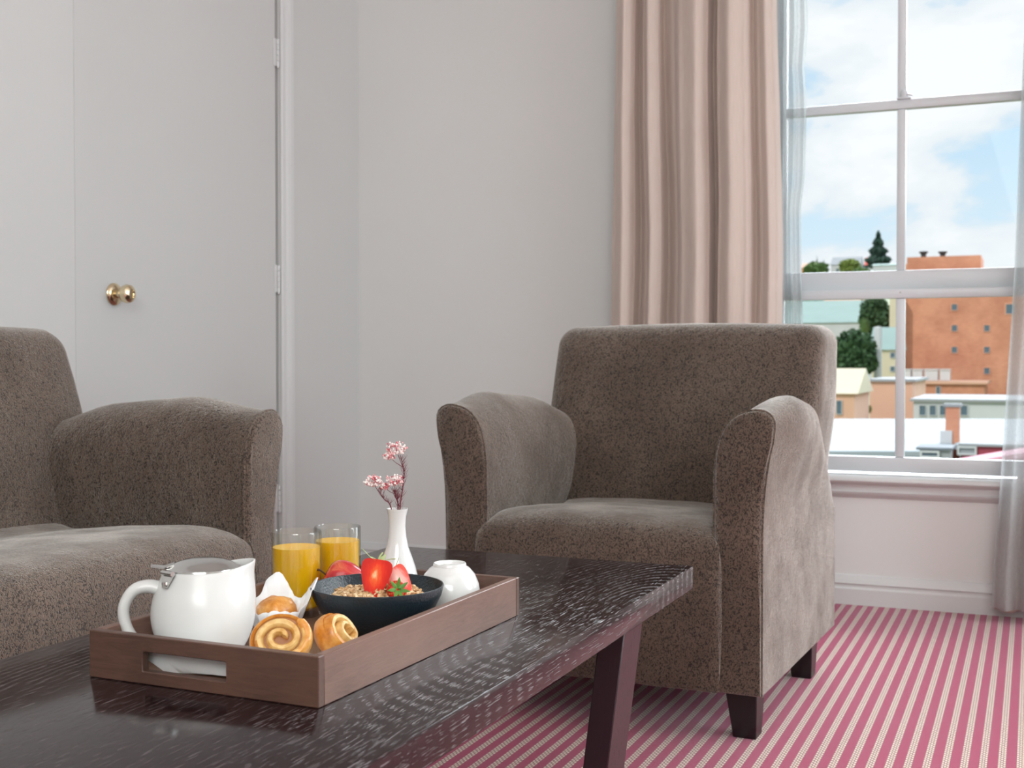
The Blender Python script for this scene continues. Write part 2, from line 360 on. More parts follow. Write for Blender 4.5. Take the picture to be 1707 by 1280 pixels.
# latch on the bar
bm = bmesh.new(); lz = fy(1.597, YU) - .001
box(bm, (mu - .014, YU - .006, lz), (mu + .030, YU + .018, lz + .006), .002); lathe(bm, [(.0005, .005), (.013, .005), (.013, .018), (.008, .028), (.0005, .030)], 16, (mu + .008, YU + .006, lz))
tube(bm, [(mu + .008, YU + .004, lz + .014), (mu + .020, YU - .004, lz + .012), (mu + .034, YU - .006, lz + .009)], [.004, .0035, .003], 8)
o = link('sash_latch', bm, M['winpaint'], wf)
# sill board and apron mouldings
bm = bmesh.new()
sp = [(-.16, .398), (-.16, .416), (.030, .416), (.040, .413), (.046, .405), (.046, .398), (.040, .391), (.030, .388), (.022, .384), (.018, .372), (.018, .366), (.024, .362), (.020, .354), (.010, .348), (0, .340), (-.001, .34), (-.001, .37)]
strip(bm, sp, WX0 - .05, WX1 + .05, lambda o_, c_, x: (x, YF - o_, c_))
link('window_sill', bm, M['trim'], wf)
# the second window, out of frame to the right
w2 = bpy.data.objects.new('window_2', None); C.objects.link(w2); w2['kind'] = 'structure'
for a, b in [((W2[0], YF, WZ0), (W2[0] + .05, YF + .1, WZ1)), ((W2[1] - .05, YF, WZ0), (W2[1], YF + .1, WZ1)), ((W2[0] + .05, YF, WZ1 - .05), (W2[1] - .05, YF + .1, WZ1)), ((W2[0] + .05, YF, WZ0), (W2[1] - .05, YF + .1, WZ0 + .06))]:
    link('window_frame', bx(a, b, .003), P, w2)
link('pane', bx((W2[0] + .05, YF + .05, WZ0 + .06), (W2[1] - .05, YF + .053, WZ1 - .05)), M['pane'], w2)
# added frame round the side fill light; right wall has no opening (out of frame)
fill_frame = bpy.data.objects.new('side_fill_frame', None); C.objects.link(fill_frame); fill_frame['kind'] = 'structure'
for a, b in [((XR - .05, 1.65, .45), (XR - .001, 1.7, 2.45)), ((XR - .05, 3.2, .45), (XR - .001, 3.25, 2.45)), ((XR - .05, 1.7, 2.4), (XR - .001, 3.2, 2.45)), ((XR - .05, 1.7, .45), (XR - .001, 3.2, .5))]:
    link('window_frame', bx(a, b, .003), P, fill_frame)

# ------------------------------------------------------------------ curtains
def curtain(name, label, cat, pathf, z0, z1, m, nz=60, nu=260, thick=.0014, hem=None):
    bm = bmesh.new(); rows = []
    for k in range(nz + 1):
        z = z0 + (z1 - z0) * k / nz; rows.append([pathf(i / nu, z) for i in range(nu + 1)])
    loft(bm, rows, cap=False, closed=False)
    o = link(name, bm, m); md = o.modifiers.new('thickness', 'SOLIDIFY') if thick else None
    if md: md.thickness = thick; md.offset = 0
    return tag(o, label, cat)
ks = 3.87 / 4.0
def left_drape(u, z):
    # control folds: (u, x, depth)
    xs = [(-1.335, .02), (-1.325, -.03), (-1.290, -.055), (-1.262, .00), (-1.255, .045), (-1.225, .01), (-1.200, -.045), (-1.168, -.02), (-1.160, .045), (-1.118, .01), (-1.085, -.050), (-1.030, -.072), (-.998, -.02), (-.992, .05), (-.975, .045), (-.962, -.03), (-.915, -.078), (-.868, -.045), (-.845, .02), (-.825, -.01), (-.800, -.035), (-.778, -.01), (-.768, .03)]
    t = u * (len(xs) - 1); k = min(int(t), len(xs) - 2); f = t - k; f = f * f * (3 - 2 * f)
    x = xs[k][0] + (xs[k + 1][0] - xs[k][0]) * (t - k); d = xs[k][1] + (xs[k + 1][1] - xs[k][1]) * f
    n = noise.noise(Vector((x * 5, z * 1.3, 3.1))); n2 = noise.noise(Vector((x * 16, z * 5, 8.1)))
    sp_ = 1 + .02 * (1.2 - z)
    X = -1.05 + (x + 1.05) * sp_ + n * .016
    return (X * ks - .006 * (1.8 - z) * 0, 3.87 + d * (.80 + .25 * n) + n2 * .005, z)
curtain('drape', 'beige pink drape hanging in deep folds left of the window', 'curtain', left_drape, .03, 2.55, M['drape'])
def left_sheer(u, z):
    xr = interp([(0, -.685), (.9, -.685), (1.06, -.690), (1.27, -.694), (1.36, -.682), (1.5, -.679), (1.62, -.678), (1.72, -.686), (1.84, -.676), (2.5, -.69)], z)
    x = -.80 + (xr + .80) * u
    return (x * 3.96 / 4, 3.955 + .022 * math.sin(u * 22 + .5 * math.sin(z * 2)) + .004 * math.sin(u * 70 + z), z)
curtain('sheer_curtain', 'narrow grey voile strip between the left drape and the panes', 'curtain', left_sheer, .03, 2.5, M['sheer'], nu=120, thick=0)
def right_edge(z, Y):                               # left edge of the right-hand curtains
    return interp([(0, -.112), (.15, -.110), (.40, -.092), (.9, -.063), (1.06, -.055), (1.4, -.045), (2.5, -.005)], z) * Y / 4.0
def right_sheer(u, z):
    x = right_edge(z, 3.84) + .30 * u
    return (x, 3.84 + .022 * math.sin(u * 30 + 1.0 + z * .4) + .012 * (1 - u), z)
curtain('sheer_curtain', 'grey voile panel at the right edge of the window', 'curtain', right_sheer, .045, 2.5, M['sheer'], thick=0)
def right_drape(u, z):
    x = interp([(0, -.103), (.22, -.095), (.40, -.05), (.55, .0), (.9, .03), (2.5, .06)], z) + .40 * u
    return (x, 3.915 + .028 * math.sin(u * 26 + 2.2), z)
curtain('drape', 'mauve drape behind the voile at the right edge of the photo', 'curtain', right_drape, .03, 2.55, M['drape'], nu=160)

# ------------------------------------------------------------------ upholstered seats
ARM = .098
def seat_furniture(name, label, cat, loc, rz, width, depth=.77, wide=0, bshift=0, sh=0, top=.868):
    """local axes: x across, -y is the front, origin front centre on the floor"""
    t = thing(name, label, cat, loc, rz); hw = width / 2; zb = .105; V = M['velour']
    for s in (-1, 1):
        KY = [0, .20, .40, .56, .76]
        KP = [[(0, .50), (.002, .57), (.014, .628), (.040, .664), (.075, .678), (.103, .677), (.121, .660), (.120, .622), (.110, .575), (.101, .50)],
              [(0, .46), (-.002, .54), (.004, .61), (.030, .668), (.072, .699), (.112, .704), (.140, .682), (.145, .635), (.128, .57), (.106, .49)],
              [(-.010, .46), (-.014, .54), (-.010, .60), (.012, .655), (.055, .684), (.095, .684), (.124, .660), (.130, .61), (.118, .55), (.104, .48)],
              [(-.020, .45), (-.032, .51), (-.032, .56), (-.014, .602), (.025, .628), (.068, .628), (.100, .60), (.110, .55), (.106, .50), (.100, .45)],
              [(-.010, .40), (-.02, .43), (-.02, .46), (-.01, .49), (.02, .51), (.05, .51), (.075, .49), (.085, .46), (.090, .43), (.095, .40)]]
        def ring(y, ins=0, q=48):
            k = max(i for i in range(4) if KY[i] <= y + 1e-9 or i == 0); f = min(1, max(0, (y - KY[k]) / (KY[k + 1] - KY[k]))); f = f * f * (3 - 2 * f) if k == 0 else f
            pts = [(a + (c_ - a) * f, b + (d_ - b) * f) for (a, b), (c_, d_) in zip(KP[k], KP[k + 1])]
            pts = [(0, zb), (0, .22), (0, .34), (0, .41)] + pts + [(ARM, .40), (ARM, .30), (ARM, .20), (ARM, zb)]
            pts = [Vector((a, 0, z)) for a, z in pts]
            out = crv(pts, q); lo = [Vector((ARM * .66, 0, zb)), Vector((ARM * .33, 0, zb))]
            out = out + lo
            ce = sum(out, Vector()) / len(out)
            res = []
            for p in out:
                dvec = p - ce; L = dvec.length; p2 = ce + dvec * max(0, (L - ins * (.5 if L > .15 else 1)) / L) if ins else p
                res.append((s * (hw - ARM + p2.x), y, p2.z))
            return res
        bm = bmesh.new(); ys = [0 + .0] + [depth * k / 26 for k in range(1, 26)]
        rings = [ring(.012)] + [ring(max(y, .018)) for y in ys[1:]] + [ring(depth - .02)]
        rings = [[(x, y, z) for (x, y, z) in r] for r in rings]
        loft(bm, rings); link('arm', bm, V, t)
        # front panel of the arm, slightly puffed, with piping round it
        bm = bmesh.new(); base = ring(0)
        r1 = [(x, .016, z) for x, y, z in base]; r2 = [(x, .004, z) for x, y, z in ring(0, .001)]; r3 = [(x, -.001, z) for x, y, z in ring(0, .006)]; r4 = [(x, -.004, z) for x, y, z in ring(0, .018)]
        loft(bm, [r1, r2, r3, r4]); link('arm_front_panel', bm, V, t)
        bm = bmesh.new(); pp = base[:48]; tube(bm, [(x, .006, z) for x, y, z in pp], .0032, 6); link('piping', bm, V, t)
    # back rest
    bw = hw - .006 + wide; nar = (hw - .012) / bw
    fT = [(zb, .44), (.43, .455), (.62, .485), (.74, .525), (.87, .575)]; rT2 = [(zb, depth - .03), (.87, depth + .005)]
    def outline(ins, n=12):
        x, z1, z0, r = bw - ins, top - ins, zb + .02 + ins, max(.048 - ins * .5, .012); pts = []
        for i in range(n + 1):
            a = PI / 2 * i / n; pts.append((x - r + r * math.cos(a), z1 - r + r * math.sin(a)))
        for i in range(1, 30): pts.append((x - r - (2 * (x - r)) * i / 30, z1 + .006 * math.sin(PI * i / 30)))
        for i in range(n + 1):
            a = PI / 2 + PI / 2 * i / n; pts.append((-x + r + r * math.cos(a), z1 - r + r * math.sin(a)))
        for i in range(1, 24): pts.append((-x, z1 - r - (z1 - r - z0) * i / 24))
        for i in range(0, 30): pts.append((-x + 2 * x * i / 30, z0))
        for i in range(0, 24): pts.append((x, z0 + (z1 - r - z0) * i / 24))
        return pts
    rings = []
    for u_, ins in [(-.03, .33), (-.03, .2), (-.025, .12), (-.012, .06), (0, .03), (.05, .012), (.13, .003), (.25, 0), (.75, 0), (.9, .004), (.97, .014), (1, .03), (1, .2), (1, .33)]:
        o2 = outline(min(ins, .034)); 
        if ins > .034:                              # deeper rings shrink towards the middle of the face
            f = 1 - (ins - .034) / .33
            o2 = [(x * f, .49 + (z - .49) * f) for x, z in o2]
        rings.append([((x * interp([(0, nar), (.54, nar), (.66, 1)], z) + bshift * interp([(.5, 0), (.66, 1)], z)) if ins < .1 else x + bshift * interp([(.5, 0), (.66, 1)], z), interp(fT, z) + (interp(rT2, z) - interp(fT, z)) * u_, z) for x, z in o2])
    bm = bmesh.new(); loft(bm, rings); link('backrest', bm, V, t)
    # seat: crowned block whose front hangs down as a valance
    iw = hw - ARM + .004
    def prof(ins, crown, fw):
        pr = [(.50, .16), (.50, .408 + crown + sh), (.40, .417 + crown + sh), (.25, .432 + crown + sh), (.10, .440 + crown + sh), (.03, .434 + crown * .9 + sh), (-.008, .412 + crown * .5 + sh), (-.022, .372), (-.026, .30), (-.022, .20), (-.014, .115), (.0, .108)]
        c3 = crv([Vector((0, a, b)) for a, b in pr], 60)
        return [(p.y + (ins if p.y < .2 else 0) , p.z - (ins * .8 if p.z > .3 else 0)) for p in c3]
    bm = bmesh.new(); rings = []
    NX = 40
    xs = [(-1, .03), (-.995, .016), (-.98, .006), (-.95, .001)] + [(-.9 + 1.8 * i / NX, 0) for i in range(NX + 1)] + [(.95, .001), (.98, .006), (.995, .016), (1, .03)]
    for xn, ins in xs:
        crown = .012 * (1 - xn ** 4)
        w_ = iw + .016 if True else iw
        rr = []
        for (y, z) in prof(ins, crown, 0):
            wx = iw + .018 * max(0, min(1, (.012 - y) / .02))
            rr.append((xn * wx, y, z + .0025 * noise.noise(Vector((xn * 3, y * 9, 0)))))
        rings.append(rr)
    loft(bm, rings); link('seat', bm, V, t)
    for s in (-1, 1):                               # piping down the valance sides
        bm = bmesh.new(); pr = prof(.004, 0, 0)[22:56]
        tube(bm, [(s * (iw + .002), y - .000, z) for y, z in pr], .002, 6); link('piping', bm, V, t)
    bm = bx((-hw + .02, .03, zb - .004), (hw - .02, depth - .04, zb + .06)); link('base_cloth', bm, V, t, smooth=False)
    for sx_ in (-1, 1):
        for yy, back in ((.085, 0), (depth - .155, 1)):
            bm = bmesh.new(); cx = sx_ * (hw - .055)
            tw, bw_ = .035, .024
            loft(bm, [[(cx + a * bw_ - sx_ * -.006, yy + b * bw_, 0) for a, b in ((-1, -1), (1, -1), (1, 1), (-1, 1))], [(cx + a * tw, yy + b * tw, zb + .01) for a, b in ((-1, -1), (1, -1), (1, 1), (-1, 1))]])
            bmesh.ops.bevel(bm, geom=bm.edges[:], offset=.002, segments=1, affect='EDGES')
            link('leg', bm, M['blackleg'], t)
    return t
seat_furniture('armchair', 'brown velour armchair with flared arms below the window', 'armchair', (-.853, 2.435, 0), math.radians(-2.6), .716, bshift=.013)
seat_furniture('sofa', 'brown velour sofa cut off by the left edge, in front of the door', 'sofa', (-1.40, 1.30, 0), math.radians(90), 1.52, wide=.008, bshift=.030, sh=.016, top=.850)

# ------------------------------------------------------------------ coffee table
TX0, TX1, TY0, TY1, TZ = -1.045, -.4985, .40, 1.903, .45
t = thing('coffee_table', 'dark espresso wood coffee table with slanted legs', 'table', ((TX0 + TX1) / 2, (TY0 + TY1) / 2, 0))
def loc_(bm, o): bmesh.ops.translate(bm, verts=bm.verts, vec=-Vector(o)); return bm
tl_ = t.location
link('tabletop', loc_(bx((TX0, TY0, TZ - .037), (TX1, TY1, TZ), .0018, 2), tl_), M['table'], t)
for sx_, xo in ((1, TX1 - .012), (-1, TX0 + .012)):
    for ya in (1.585, TY0 + .235):
        bm = bmesh.new(); dx = -sx_ * .052; th = .036 * -sx_
        loft(bm, [[(xo + dx, ya, 0), (xo + dx + th, ya, 0), (xo + dx + th, ya + .085, 0), (xo + dx, ya + .085, 0)], [(xo, ya, TZ - .037), (xo + th, ya, TZ - .037), (xo + th, ya + .085, TZ - .037), (xo, ya + .085, TZ - .037)]])
        bmesh.ops.bevel(bm, geom=bm.edges[:], offset=.0015, segments=1, affect='EDGES')
        link('leg', loc_(bm, tl_), M['tableleg'], t)
for ya in (1.61, TY0 + .26):
    link('cross_rail', loc_(bx((TX0 + .065, ya, TZ - .08), (TX1 - .065, ya + .03, TZ - .0372)), tl_), M['tableleg'], t)

# ------------------------------------------------------------------ tray
A0, A1, B0, B1 = -.8965, -.614, .984, 1.450
TH, TT = .049, .010; ZT = TZ + .0004; FL = ZT + .006
t = thing('serving_tray', 'brown wooden serving tray with a cut-out handle on the coffee table', 'tray', ((A0 + A1) / 2, (B0 + B1) / 2, ZT)); to = Vector(t.location)
def endwall(y0, y1):
    bm = bmesh.new(); hx0, hx1, hz0, hz1 = -.826, -.722, ZT + .013, ZT + .033
    # frame with a rectangular hole
    def ringr(y): 
        return [[(A0, y, ZT), (A1, y, ZT), (A1, y, ZT + TH), (A0, y, ZT + TH)], [(hx0, y, hz0), (hx1, y, hz0), (hx1, y, hz1), (hx0, y, hz1)]]
    o0, i0 = ringr(y0); o1, i1 = ringr(y1)
    V_ = lambda L: [bm.verts.new(p) for p in L]
    o0, i0, o1, i1 = map(V_, (o0, i0, o1, i1))
    for k in range(4):
        j = (k + 1) % 4
        bm.faces.new([o0[k], o0[j], i0[j], i0[k]]); bm.faces.new([o1[k], i1[k], i1[j], o1[j]])
        bm.faces.new([o0[k], o1[k], o1[j], o0[j]]); bm.faces.new([i0[k], i0[j], i1[j], i1[k]])
    bmesh.ops.recalc_face_normals(bm, faces=bm.faces)
    bmesh.ops.bevel(bm, geom=bm.edges[:], offset=.0008, segments=1, affect='EDGES')
    return bm
link('end_wall', loc_(endwall(B0, B0 + TT), to), M['trayx'], t); link('end_wall', loc_(endwall(B1 - TT, B1), to), M['trayx'], t)
for a, b in ((A0, A0 + TT), (A1 - TT, A1)):
    link('side_wall', loc_(bx((a, B0 + TT, ZT), (b, B1 - TT, ZT + TH), .0008, 1), to), M['trayy'], t)
link('tray_floor', loc_(bx((A0 + TT, B0 + TT, ZT), (A1 - TT, B1 - TT, FL)), to), M['trayfloor'], t)

t.rotation_euler = (0, 0, math.radians(-1.2))

# ------------------------------------------------------------------ teapot
TPX, TPY = -.826, 1.078
t = thing('teapot', 'white porcelain teapot with a hinged steel lid on the tray', 'teapot', (TPX, TPY, FL))
ang = math.atan2(-.61, -.79)                        # handle direction
t.rotation_euler = (0, 0, ang + PI)                 # local +x = spout
S = 1.0
body = [(.0005, .004), (.026, .004), (.030, 0), (.035, .001), (.043, .010), (.0505, .024), (.0548, .040), (.0555, .052), (.0535, .066), (.0495, .078), (.0450, .088), (.0420, .0955), (.0405, .0985), (.038, .0985), (.0375, .094), (.041, .085), (.046, .07), (.048, .05), (.04, .02), (.0005, .012)]
bm = bmesh.new(); n = 64; rings = []
for r, z in body:
    rg = []
    for i in range(n):
        a = 2 * PI * i / n; d = 0; dz = 0
        if z > .03:                                  # the lip is drawn out of the front of the body
            k = max(0, math.cos(a)) ** 3.2; up = max(0, (z - .035) / .0635); d = k * .012 * up ** 2.0; dz = k * .0075 * up ** 3
            d += k * .004 * up ** 8
        rg.append(((r + d) * math.cos(a), (r + d * .55) * math.sin(a) * 1.0, z + dz))
    rings.append(rg)
loft(bm, rings); o = link('body', bm, M['porcelain_matt'], t); o.modifiers.new('s', 'SUBSURF').render_levels = 1
bm = bmesh.new()
hp = crv([(-.040, 0, .076), (-.056, 0, .081), (-.072, 0, .077), (-.082, 0, .060), (-.080, 0, .040), (-.070, 0, .022), (-.056, 0, .012), (-.044, 0, .012)], 40)
tube(bm, hp, [.0112 - .0028 * math.sin(PI * i / 39) for i in range(40)], 14, True, .72); link('handle', bm, M['porcelain_matt'], t)
bm = bmesh.new(); lathe(bm, [(.0005, .1085), (.012, .1083), (.022, .1070), (.031, .1040), (.0355, .1010), (.0400, .1000), (.0405, .0985), (.0395, .0975), (.0005, .0975)], 48); link('lid', bm, M['steel'], t)
bm = bmesh.new()                                    # hinge tab and thumb plate
loft(bm, [[(-.030, -.009, .1045), (-.030, .009, .1045), (-.030, .009, .1030), (-.030, -.009, .1030)], [(-.040, -.008, .1015), (-.040, .008, .1015), (-.040, .008, .100), (-.040, -.008, .100)], [(-.054, -.006, .1035), (-.054, .006, .1035), (-.054, .006, .102), (-.054, -.006, .102)]])
link('thumb_plate', bm, M['steel'], t)
bm = bmesh.new()
loft(bm, [[(-.0415, -.007, .100), (-.0415, .007, .100), (-.0435, .007, .100), (-.0435, -.007, .100)], [(-.0460, -.007, .092), (-.0460, .007, .092), (-.048, .007, .092), (-.048, -.007, .092)], [(-.0490, -.004, .084), (-.0490, .004, .084), (-.0505, .004, .084), (-.0505, -.004, .084)]])
tube(bm, [(-.046, -.009, .0985), (-.046, .009, .0985)], .0028, 10); lathe(bm, [(.0005, 0), (.003, 0), (.003, .003), (.0005, .003)], 10, (-.050, 0, .087)); o = link('hinge_clip', bm, M['steel'], t)
o.rotation_euler = (0, 0, math.radians(38))         # clip sits a little round towards the camera side

# ------------------------------------------------------------------ juice glasses
def juice(x, y, label, r, h, lvl):
    t = thing('juice_glass', label, 'glass', (x, y, FL), 0, 'glasses of orange juice on the tray')
    bm = bmesh.new(); lathe(bm, [(.0005, 0), (r - .003, 0), (r - .0008, .002), (r - .0005, .012), (r, h - .002), (r - .0006, h), (r - .0014, h), (r - .0018, h - .002), (r - .0024, .012), (r - .006, .0085), (.0005, .0085)], 64); link('tumbler', bm, M['glass'], t)
    bm = bmesh.new(); lathe(bm, [(.0005, .0088), (r - .0064, .0088), (r - .0027, .0125), (r - .0021, lvl), (.0005, lvl - .0004)], 64); link('juice', bm, M['juice'], t)
juice(-.858, 1.309, 'glass of orange juice in front, nearer the teapot', .0318, .107, .087)
juice(-.853, 1.400, 'glass of orange juice behind, nearer the bud vase', .0310, .102, .083)

# ------------------------------------------------------------------ bud vase and sprigs
VX, VY = -.759, 1.394
bm = bmesh.new(); lathe(bm, [(.0005, 0), (.024, 0), (.0285, .004), (.0300, .014), (.0292, .026), (.0268, .041), (.0235, .055), (.0190, .068), (.0142, .081), (.0117, .094), (.0106, .108), (.0116, .121), (.0140, .1305), (.0128, .1305), (.0100, .118), (.0090, .10), (.009, .03), (.0005, .02)], 56)
v = tag(link('bud_vase', bm, M['porcelain'], None, True, (VX, VY, FL)), 'white bud vase with a thin neck holding pink sprigs', 'vase')
m = M['sprig'] = mat('burgundy_stem', (.16, .018, .035), .6)
m = M['blossom'] = mat('blossom_white_pink', (.9, .78, .78), .6); q = N(m)
vc = q.n('ShaderNodeTexVoronoi', {'Vector': q._tc.outputs['Object'], 'Scale': 260.0}).outputs['Color']; sv = q.n('ShaderNodeSeparateColor', {0: vc}).outputs[0]
q.col(q.ramp(sv, [(0, (.50, .06, .09)), (.28, (.72, .25, .28)), (.45, (.90, .74, .72)), (1, (.93, .90, .88))]))
rt = Vector((math.cos(math.radians(28)), math.sin(math.radians(28)), 0))    # camera-right at the vase
bk = Vector((-rt.y, rt.x, 0))
def sprig(label, path, clusters, twig):
    t = thing('flower_sprig', label, 'flower', (VX, VY, FL + .10), 0, 'flower sprigs in the vase')
    P3 = lambda a, b, c=0: rt * a + bk * c + Vector((0, 0, b - .10))
    pts = crv([P3(*p) for p in path], 26); bm = bmesh.new(); tube(bm, pts, [.00095 - .0005 * i / 25 for i in range(26)], 6)
    for c in clusters:
        j = max(0, 25 - c.get('from', 5)); ce = P3(*c['c']); tube(bm, crv([pts[j], pts[j].lerp(ce, .6) + Vector((0, 0, -.002)), ce], 6), .0004, 5)
    link('stem', bm, M['sprig'], t)
    bm = bmesh.new()                                 # needle leaves
    for i in range(70 * twig):
        k = random.randint(3, 23); p = pts[k]; a = random.uniform(0, 2 * PI); d = (rt * math.cos(a) + bk * math.sin(a)) * .8 + Vector((0, 0, random.uniform(.4, 1.3))); d.normalize(); L = random.uniform(.004, .011)
        s = d.cross(Vector((random.random(), random.random(), .2))).normalized() * .00022
        mid = p + d * L * .6 + Vector((0, 0, .001)); tip = p + d * L + Vector((0, 0, .003))
        loft(bm, [[p + s, p - s, p + d.cross(s)], [mid + s, mid - s, mid + d.cross(s)], [tip + s * .2, tip - s * .2, tip + d.cross(s) * .2]])
    o = link('needles', bm, M['sprig'], t); o['kind'] = 'stuff'
    bm = bmesh.new()
    for c in clusters:
        ce = P3(*c['c']); R0 = c['r']
        for i in range(c['n']):
            th = random.uniform(0, 2 * PI); z = random.uniform(-.75, 1); rr = math.sqrt(1 - z * z); k = random.uniform(.55, 1)
            p = ce + (rt * rr * math.cos(th) * c.get('w', 1.15) + bk * rr * math.sin(th)) * R0 * k + Vector((0, 0, z * R0 * k * .85))
            bmesh.ops.create_icosphere(bm, subdivisions=1, radius=random.uniform(.0011, .0018), matrix=Matrix.Translation(p))
            if i % 3 == 0: tube(bm, [ce + Vector((0, 0, -R0 * .7)), p], .0002, 3)
    o = link('blossoms', bm, M['blossom'], t); o['kind'] = 'stuff'
sprig('tallest sprig of small pink and white blossoms in the white vase', [(.0, .04), (.003, .125), (.0075, .160), (.0085, .180), (.004, .200)], [dict(c=(-.0015, .2085, 0), r=.0115, n=95, w=1.25), dict(c=(-.010, .199, .0), r=.0075, n=55)], 2)
sprig('leftmost sprig of pale blossoms leaning out of the white vase', [(.0, .05), (-.007, .127), (-.017, .143), (-.027, .157)], [dict(c=(-.031, .166, 0), r=.0105, n=95, w=1.2)], 1)
sprig('short middle sprig of pink blossoms rising from the white vase', [(.0, .05), (.001, .130), (-.0015, .145), (-.004, .155)], [dict(c=(-.004, .167, -.002), r=.0110, n=95), dict(c=(-.016, .159, 0), r=.006, n=35)], 2)

# ------------------------------------------------------------------ bowl with granola and strawberries
BX, BY = -.707, 1.249
bm = bmesh.new(); lathe(bm, [(.0005, .002), (.024, .002), (.027, 0), (.031, .001), (.040, .006), (.056, .018), (.068, .033), (.0755, .048), (.0782, .0585), (.0778, .060), (.0765, .0598), (.0735, .048), (.066, .034), (.054, .021), (.038, .011), (.0005, .007)], 96)
tag(link('bowl', bm, M['bowl'], None, True, (BX, BY, FL)), 'dark navy stoneware bowl filled with granola and strawberries', 'bowl')
m = M['granola'] = mat('toasted_oats', (.55, .33, .14), .75); q = N(m)
q.col(q.ramp(q.noise(170, det=2), [(.3, (.30, .15, .06)), (.48, (.62, .40, .20)), (.64, (.88, .72, .48))])); q.bump(q.noise(500), .4, .001)
bm = bmesh.new(); rings = []
hz_ = lambda r: .0555 - 4.6 * r * r + .0035 * math.cos(r * 120)
for k in range(14):
    r = .058 * (k / 13) + .0003; rings.append([(r * math.cos(2 * PI * i / 40), r * math.sin(2 * PI * i / 40), hz_(r) - .003 + .002 * noise.noise(Vector((r * 80 * math.cos(i), r * 80 * math.sin(i), 1)))) for i in range(40)])
loft(bm, rings, cap=False)
for i in range(620):
    a = random.uniform(0, 2 * PI); r = .057 * math.sqrt(random.random()); p = Vector((r * math.cos(a), r * math.sin(a), hz_(r) + random.uniform(-.001, .0035)))
    big = random.random() < .12
    mt = Matrix.Translation(p) @ Matrix.Rotation(random.uniform(0, PI), 4, 'Z') @ Matrix.Rotation(random.uniform(-.9, .9), 4, 'X') @ Matrix.Rotation(random.uniform(-.9, .9), 4, 'Y') @ Matrix.Diagonal(((.0056, .0048, .0042, 1) if big else (.0046, .0030, .0011, 1)))
    bmesh.ops.create_icosphere(bm, subdivisions=1, radius=1, matrix=mt)
o = tag(link('granola', bm, M['granola'], None, True, (BX, BY, FL)), 'toasted oat granola heaped in the navy bowl', 'granola', kind='stuff')
# strawberries
m = M['berry'] = mat('strawberry_skin', (.72, .03, .015), .42, Specular_IOR_Level=.3, Subsurface_Weight=.05, Subsurface_Scale=.003); q = N(m)
sd = q.n('ShaderNodeTexVoronoi', {'Vector': q._tc.outputs['Object'], 'Scale': 330.0}).outputs[0]; sdm = q.ramp(sd, [(.16, g3(1)), (.24, g3(0))])
q.col(q.mix(sdm, q.mix(q.noise(60), (.45, .008, .006), (.66, .03, .01)), (.80, .45, .10))); q.bump(q.math('SUBTRACT', 1, sdm), .5, .001)
def cutmat(name, pale):
    m = mat(name, (.9, .3, .2), .5, Specular_IOR_Level=.2); q = N(m)
    s_ = q.n('ShaderNodeSeparateXYZ', {0: q._tc.outputs['Object']}); rx = q.math('DIVIDE', s_.outputs[0], .0125); rz = q.math('DIVIDE', q.math('ADD', s_.outputs[2], -.002), .021)
    d = q.math('SQRT', q.math('ADD', q.math('MULTIPLY', rx, rx), q.math('MULTIPLY', rz, rz))); d = q.math('ADD', d, q.math('MULTIPLY', q.math('SUBTRACT', q.noise(1, q.co((420, 420, 120)), 2), .5), .5))
    q.col(q.ramp(d, [(.05, (.95, .80, .74) if pale else (.93, .55, .30)), (.22, (.93, .62, .55) if pale else (.80, .12, .02)), (.5, (.92, .50, .46) if pale else (.74, .03, .006)), (.85, (.82, .12, .09) if pale else (.55, .01, .004))])); return m
M['cut'] = cutmat('strawberry_flesh', False); M['cutpale'] = cutmat('strawberry_flesh_pale', True)
M['sepal'] = mat('strawberry_leaf', (.10, .24, .03), .5); M['sepalpale'] = mat('strawberry_leaf_pale', (.42, .50, .22), .5)
